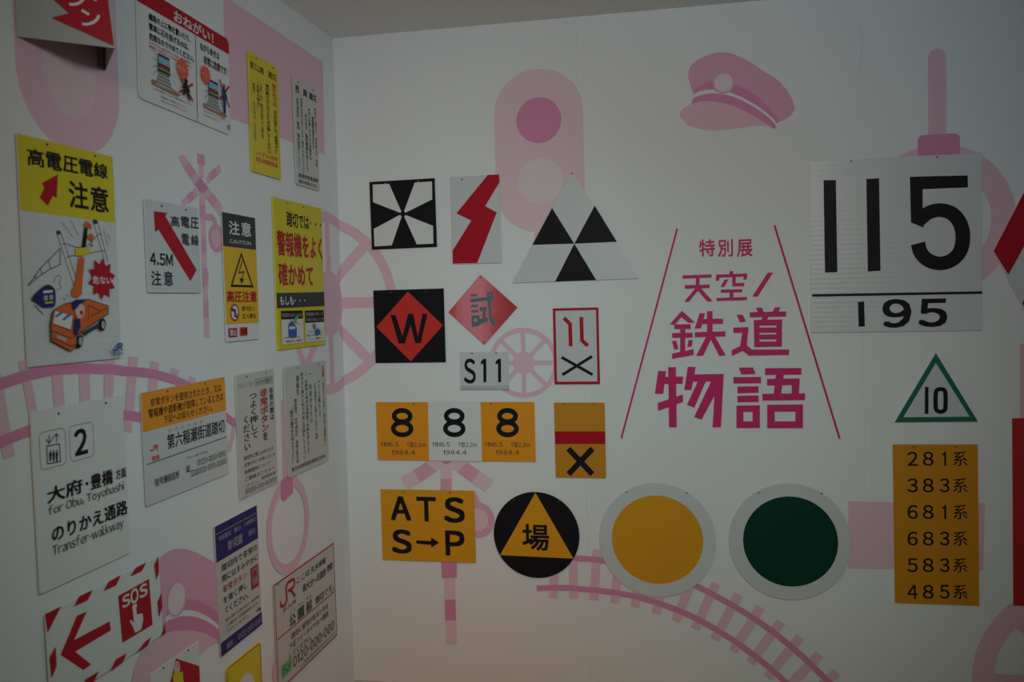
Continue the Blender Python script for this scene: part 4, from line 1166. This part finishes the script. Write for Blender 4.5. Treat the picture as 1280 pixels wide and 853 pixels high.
# --- lift and platform 2 direction sign
S = sign('direction_sign', 'large white direction sign with lift symbol and number 2', LEFT, [(37.2, 513.3), (152, 495.7), (164, 691.7), (50.7, 742.7)], 'white', ((0.27, 0.04), (0.79, 0.03)), r=0.006, t=0.003)
for p in (((62, 285), (295, 255), (303, 580), (75, 620)), ((325, 230), (540, 203), (552, 505), (342, 548))):
    q = [S.f.hit(x) for x in j5(*p)]
    x0, x1 = (q[0].x + q[3].x) / 2, (q[1].x + q[2].x) / 2
    y1, y0 = (q[0].y + q[1].y) / 2, (q[2].y + q[3].y) / 2
    S.stroke('symbol_frame', 'dark', [(x0 + x, y1 + y) for x, y in rounded(x1 - x0, y1 - y0, 0.012)], 0.0012, closed=True, local=True)
S.text('numeral', 'black', '2', *j5((375, 276), (492, 470)), bold=0.03)
S.stroke('lift_symbol', 'black', j5((128, 412), (242, 392), (250, 548), (135, 570)), 0.0022, closed=True)
for x in (160, 188, 216):
    S.poly('lift_symbol', 'black', j5((x - 10, 470), (x + 12, 465), (x + 9, 512), (x + 7, 545), (x - 5, 548), (x - 8, 512)))
    S.oval('lift_symbol', 'black', *j5((x - 5, 455), (x + 7, 455), (x, 445), (x, 465)))
S.stroke('lift_arrow', 'dark', j5((148, 312), (150, 385)), 0.0020)
S.stroke('lift_arrow', 'dark', j5((122, 352), (150, 388), (178, 342), (212, 302), (238, 328)), 0.0020)
S.stroke('lift_arrow', 'dark', j5((212, 302), (216, 378)), 0.0020)
def ltext(name, m, t_, x0, x1, y0, y1, bold):
    S.text(name, m, t_, (x0, y0), (x1, y1), bold=bold, **U)
ltext('lettering', 'black', '大府', 0.115, 0.475, 0.437, 0.522, 0.026)
ltext('lettering', 'black', '・', 0.515, 0.54, 0.470, 0.488, 0.02)
ltext('lettering', 'black', '豊橋', 0.57, 0.825, 0.437, 0.525, 0.026)
ltext('lettering', 'black', '方面', 0.865, 0.99, 0.452, 0.512, 0.02)
ltext('small_lettering', 'dark', 'for Obu, Toyohashi', 0.115, 0.955, 0.535, 0.602, 0.003)
ltext('lettering', 'black', 'のりかえ通路', 0.14, 0.985, 0.655, 0.745, 0.026)
ltext('small_lettering', 'dark', 'Transfer-walkway', 0.135, 0.925, 0.758, 0.835, 0.003)
S.done()

# --- SOS sign
S = sign('emergency_sign', 'white sign with red striped edge, left arrow and SOS button', LEFT, [(55.4, 769.1), (198.5, 695.7), (204, 794.4), (64, 885.6)], 'white', (), t=0.002)
S.poly('red_arrow', 'red', j7((186, 676), (293, 418), (358, 392), (275, 578), (508, 455), (516, 515), (283, 655), (388, 738), (335, 775)))
S.poly('button_field', 'red', j7((562, 290), (765, 178), (788, 478), (590, 598)))
for ch, p in (('S', ((587, 296), (640, 344))), ('O', ((642, 257), (695, 320))), ('S', ((700, 228), (753, 280)))):
    S.text('button_lettering', 'white', ch, *j7(*p), bold=0.03)
S.poly('pointing_hand', 'white', j7((655, 365), (678, 355), (683, 412), (720, 402), (725, 440), (712, 510), (672, 530), (652, 480), (636, 455), (645, 445), (664, 470)))
S.oval('pointing_hand', 'white', *j7((652, 362), (685, 355), (668, 343), (668, 375)))
for p in (((82, 408), (188, 355), (150, 430), (100, 530)), ((305, 292), (395, 248), (362, 318), (270, 360)), ((498, 195), (578, 152), (548, 220), (465, 258)), ((675, 105), (745, 68), (715, 128), (640, 162)),
          ((797, 85), (824, 30), (828, 135), (810, 185)), ((818, 330), (843, 270), (850, 360), (828, 430)), ((845, 540), (868, 470), (870, 535), (845, 552)),
          ((735, 590), (780, 555), (752, 615), (683, 660)), ((545, 705), (618, 662), (590, 725), (510, 780)), ((345, 835), (435, 782), (400, 853), (330, 900)), ((112, 690), (150, 620), (158, 745), (125, 830))):
    S.poly('red_stripe', 'red', j7(*p))
S.done()

# --- dark blue crossing notice
S = sign('notice_board', 'narrow notice with navy blue heading and footer bands', LEFT, [(267.6, 658.7), (319.5, 633.2), (329, 781), (277.1, 819.6)], 'cream', (), t=0.004)
S.poly('blue_band', 'blue', [(0, 0), (1, 0), (1, 0.275), (0, 0.275)], **U)
S.poly('blue_band', 'blue', [(0, 0.895), (1, 0.895), (1, 1), (0, 1)], **U)
S.poly('thin_line', 'palegrey', [(0.02, 0.060), (0.98, 0.060), (0.98, 0.064), (0.02, 0.064)], **U)
S.text('band_lettering', 'palegrey', '中部電化', (0.07, 0.085), (0.35, 0.125), **U)
S.text('band_lettering', 'palegrey', '東川', (0.42, 0.085), (0.58, 0.125), **U)
S.text('band_lettering', 'palegrey', '小倉踏切', (0.66, 0.085), (0.95, 0.12), **U)
S.text('band_lettering', 'palegrey', '第1花園', (0.26, 0.16), (0.60, 0.235), bold=0.012, **U)
S.text('band_lettering', 'palegrey', '踏切', (0.76, 0.17), (0.92, 0.215), **U)
for k, (t_, m, x0, x1) in enumerate((('踏切内で非常の', 'black', 0.10, 0.96), ('際にはすみやかに', 'black', 0.10, 0.965), ('非常ボタン', 'red', 0.10, 0.67), ('を強く押し', 'black', 0.10, 0.67), ('てください。', 'black', 0.12, 0.68))):
    S.text('lettering' if m == 'black' else 'red_lettering', m, t_, (x0, 0.31 + 0.084 * k), (x1, 0.365 + 0.084 * k), bold=0.012, **U)
S.poly('button_picture', 'red', [(0.765, 0.48), (0.955, 0.48), (0.955, 0.66), (0.765, 0.66)], **U)
S.poly('button_panel', 'grey', [(0.795, 0.495), (0.93, 0.495), (0.93, 0.63), (0.795, 0.63)], **U)
S.ring('button_knob', 'red', (0.86 * S.w, -0.545 * S.h), 0.011)
for k, (t_, x1) in enumerate((('踏切に関するお問い合わせ、踏切障害', 0.93), ('この電話は、お客様用電話へおかけ', 0.92), ('下さいください。', 0.66))):
    S.text('fine_print', 'dark', t_, (0.12, 0.735 + 0.045 * k), (x1, 0.760 + 0.045 * k), bold=0.006, **U)
jr(S, 'blue', K(0, 0, 1), 0.055, 319.5, 760.0, 0.0028)
S.text('footer_lettering', 'palegrey', '連絡先', (0.10, 0.925), (0.25, 0.97), **U)
S.text('footer_lettering', 'palegrey', '0120-000-000', (0.38, 0.925), (0.95, 0.97), **U)
S.done()

# --- framed crossing plate with red initials
S = sign('notice_board', 'large white notice framed in thin red with red railway initials', LEFT, [(341.2, 730.5), (416.5, 679.5), (422.5, 797.3), (348.3, 862)], 'cream', ((0.06, 0.03), (0.93, 0.50)), t=0.003)
S.stroke('red_frame', 'red', [(0.008, 0.012), (0.992, 0.012), (0.992, 0.988), (0.008, 0.988)], 0.005, closed=True, **U)
S.poly('red_line', 'red', [(0.02, 0.512), (0.98, 0.512), (0.98, 0.524), (0.02, 0.524)], **U)
S.stroke('company_initials', 'red', [(0.085, 0.19), (0.085, 0.235), (0.11, 0.255), (0.15, 0.255), (0.175, 0.23), (0.175, 0.10), (0.20, 0.075), (0.28, 0.075), (0.30, 0.095), (0.30, 0.135), (0.275, 0.155), (0.20, 0.155)], 0.0105, **U)
S.stroke('company_initials', 'red', [(0.235, 0.155), (0.305, 0.25)], 0.0105, **U)
S.text('company_name', 'red', 'JR九州', (0.10, 0.275), (0.31, 0.32), bold=0.01, **U)
S.text('lettering', 'black', 'ここは', (0.33, 0.09), (0.55, 0.145), bold=0.01, **U)
S.text('lettering', 'black', '久大本線', (0.57, 0.085), (0.83, 0.15), bold=0.014, **U)
S.text('lettering', 'black', '南大分〜古国府', (0.43, 0.20), (0.83, 0.275), bold=0.014, **U)
S.text('lettering', 'black', '間', (0.86, 0.195), (0.95, 0.26), bold=0.014, **U)
for k, (ch, r_) in enumerate((('公', 'こう'), ('園', 'えん'), ('前', 'まえ'))):
    S.text('lettering', 'black', ch, (0.20 + 0.135 * k, 0.395), (0.295 + 0.135 * k, 0.50), bold=0.016, **U)
    S.text('small_lettering', 'dark', r_, (0.21 + 0.135 * k, 0.345), (0.29 + 0.135 * k, 0.375), **U)
S.text('lettering', 'black', '踏切です。', (0.63, 0.415), (0.96, 0.49), bold=0.012, **U)
for k, (t_, x0, x1) in enumerate((('踏切に異常があるときは', 0.22, 0.84), ('下記フリーダイヤルへ連絡', 0.18, 0.84), ('してください。', 0.18, 0.53))):
    S.text('lettering', 'dark', t_, (x0, 0.565 + 0.083 * k), (x1, 0.625 + 0.083 * k), bold=0.012, **U)
S.text('phone_number', 'black', '0120-000-000', (0.23, 0.80), (0.94, 0.90), bold=0.006, **U)
S.poly('green_mark', 'leaf', [(0.065, 0.79), (0.20, 0.79), (0.20, 0.90), (0.065, 0.90)], **U)
S.stroke('green_mark_line', 'greenb', [(0.075, 0.815), (0.13, 0.87), (0.19, 0.815)], 0.004, **U)
S.text('fine_print', 'dark', '※ご連絡の際は踏切名をお知らせください', (0.33, 0.925), (0.96, 0.955), bold=0.006, **U)
S.done()

# --- yellow sign with a white oval, cut off by the lower edge
tl, tr = LEFT.hit((283.3, 837.4)), LEFT.hit((325.5, 802.4))
def lproj(a, b):
    P = LEFT.world(a, b) - EYE
    k = P.dot(FORWARD)
    return (640 + F_PX * P.dot(RIGHT) / k, 426.5 - F_PX * P.dot(UP) / k)
S = sign('warning_sign', 'yellow sign with red edge and white oval at the bottom edge', LEFT,
         [lproj(tl.x, tr.y), lproj(tr.x, tr.y), lproj(tr.x, tr.y - 0.36), lproj(tl.x, tr.y - 0.36)], 'yellow', (), r=0.012, t=0.004)
S.stroke('red_edge', 'scarlet', [(x, y) for x, y in [(p[0] * 0.98 + 0.01 * S.w, p[1] * 0.985 - 0.0075 * S.h) for p in rounded(S.w, S.h, 0.012)]], 0.004, closed=True, local=True)
S.ring('white_oval', 'white', (0.5 * S.w, -0.36 * S.h), 0.29 * S.w, 0.20 * S.h)
S.done()

# --- white sign with red diamond picture, cut off by the lower edge
tl, tr = LEFT.hit((187.8, 841.4)), LEFT.hit((248.6, 801.6))
S = sign('warning_sign', 'white sign with a red diamond and yellow picture at the bottom edge', LEFT,
         [lproj(tl.x, tr.y), lproj(tr.x, tr.y), lproj(tr.x, tr.y - 0.36), lproj(tl.x, tr.y - 0.36)], 'white', (), t=0.003)
for p in (g5((342 / 1.75 - 3, 362)), g5((440, 185))):
    q = S.f.hit(p[0]); nail(S.f, q.x, q.y, S.parent)
ap = S.f.hit(g5((318, 268))[0])
S.poly('red_diamond', 'red', [tuple(ap), (S.w * 0.985, ap.y - 0.062), (S.w * 0.985, ap.y - 0.20), (ap.x, ap.y - 0.27), (S.w * 0.04, ap.y - 0.17)], local=True)
S.poly('yellow_sleeve', 'yellow', g5((285, 430), (330, 410), (385, 398), (392, 470), (400, 560), (380, 640), (300, 640), (295, 520)))
S.poly('hand_picture', 'skin', spline(g5((300, 340), (315, 300), (345, 302), (358, 360), (350, 400), (315, 425), (298, 400)), 3, True))
S.stroke('hand_line', 'dark', spline(g5((305, 330), (335, 320), (340, 350), (320, 345)), 3), 0.0012)
S.done()

# --- folded V-shaped sign standing out from the left wall
zB = LEFT.hit((20, 45.5)).y
yA, yB = LEFT.hit((20, 45.5)).x, LEFT.hit((131.5, 89.6)).x
r_ = ray((144.4, 60.3))
ridge = EYE + r_ * ((zB - CAM_Z) / r_.z)
A_, B_ = Vector((LEFT_X, yA, zB)), Vector((LEFT_X, yB, zB))
H_ = 0.40
root = bpy.data.objects.new('projecting_sign', None)
COL.objects.link(root)
root.location = (LEFT_X, (yA + yB) / 2, zB)
root['label'] = 'folded metal sign standing out from the wall with red lightning burst'
root['category'] = 'sign'
bpy.context.view_layer.update()
def sheet(name, p, q, m, t=0.0016, z0=0.0, z1=H_):
    d = (q - p).normalized()
    n = Vector((-d.y, d.x, 0)) * t
    V = []
    for z in (z0, z1):
        for c in (p, q, q + n, p + n):
            V.append(Vector((c.x, c.y, zB + z)))
    F = [(0, 1, 2, 3), (7, 6, 5, 4), (0, 4, 5, 1), (1, 5, 6, 2), (2, 6, 7, 3), (3, 7, 4, 0)]
    return link(name, V, F, m, root)
A2 = A_ + Vector((0.002, 0, 0))
B2 = B_ + Vector((0.002, 0, 0))
sheet('front_panel', A2, ridge, 'palegrey')  # white panel; shade on its turned-away face is put into the grey
sheet('rear_panel', ridge, B2, 'white')
sheet('wall_flange', B2 - Vector((0, 0.0, 0)), B2 + Vector((0, -0.022, 0)), 'alu')
Un = (ridge - A2).normalized()
frv = Frame(A2, Un, (0, 0, 1))
SV = Art(frv, root, 0.0022, (ridge - A2).length, H_)
k0 = K(0, 0, 0.12893)
SV.poly('red_burst', 'red', k0((380, -120), (1040, -220), (1045, 0), (1103, 445), (497, 172), (670, 130), (520, 0)))
SV.stroke('lettering', 'white', k0((790, 102), (862, 145)), 0.0050)
SV.stroke('lettering', 'white', k0((798, 236), (850, 238), (900, 222), (940, 190), (958, 150)), 0.0052, smooth=3)
SV.stroke('lettering', 'white', k0((670, 45), (725, 45), (770, 30), (800, 0), (810, -40)), 0.0052, smooth=3)
SV.stroke('lettering', 'white', k0((900, -10), (935, 8)), 0.0050)
SV.done()
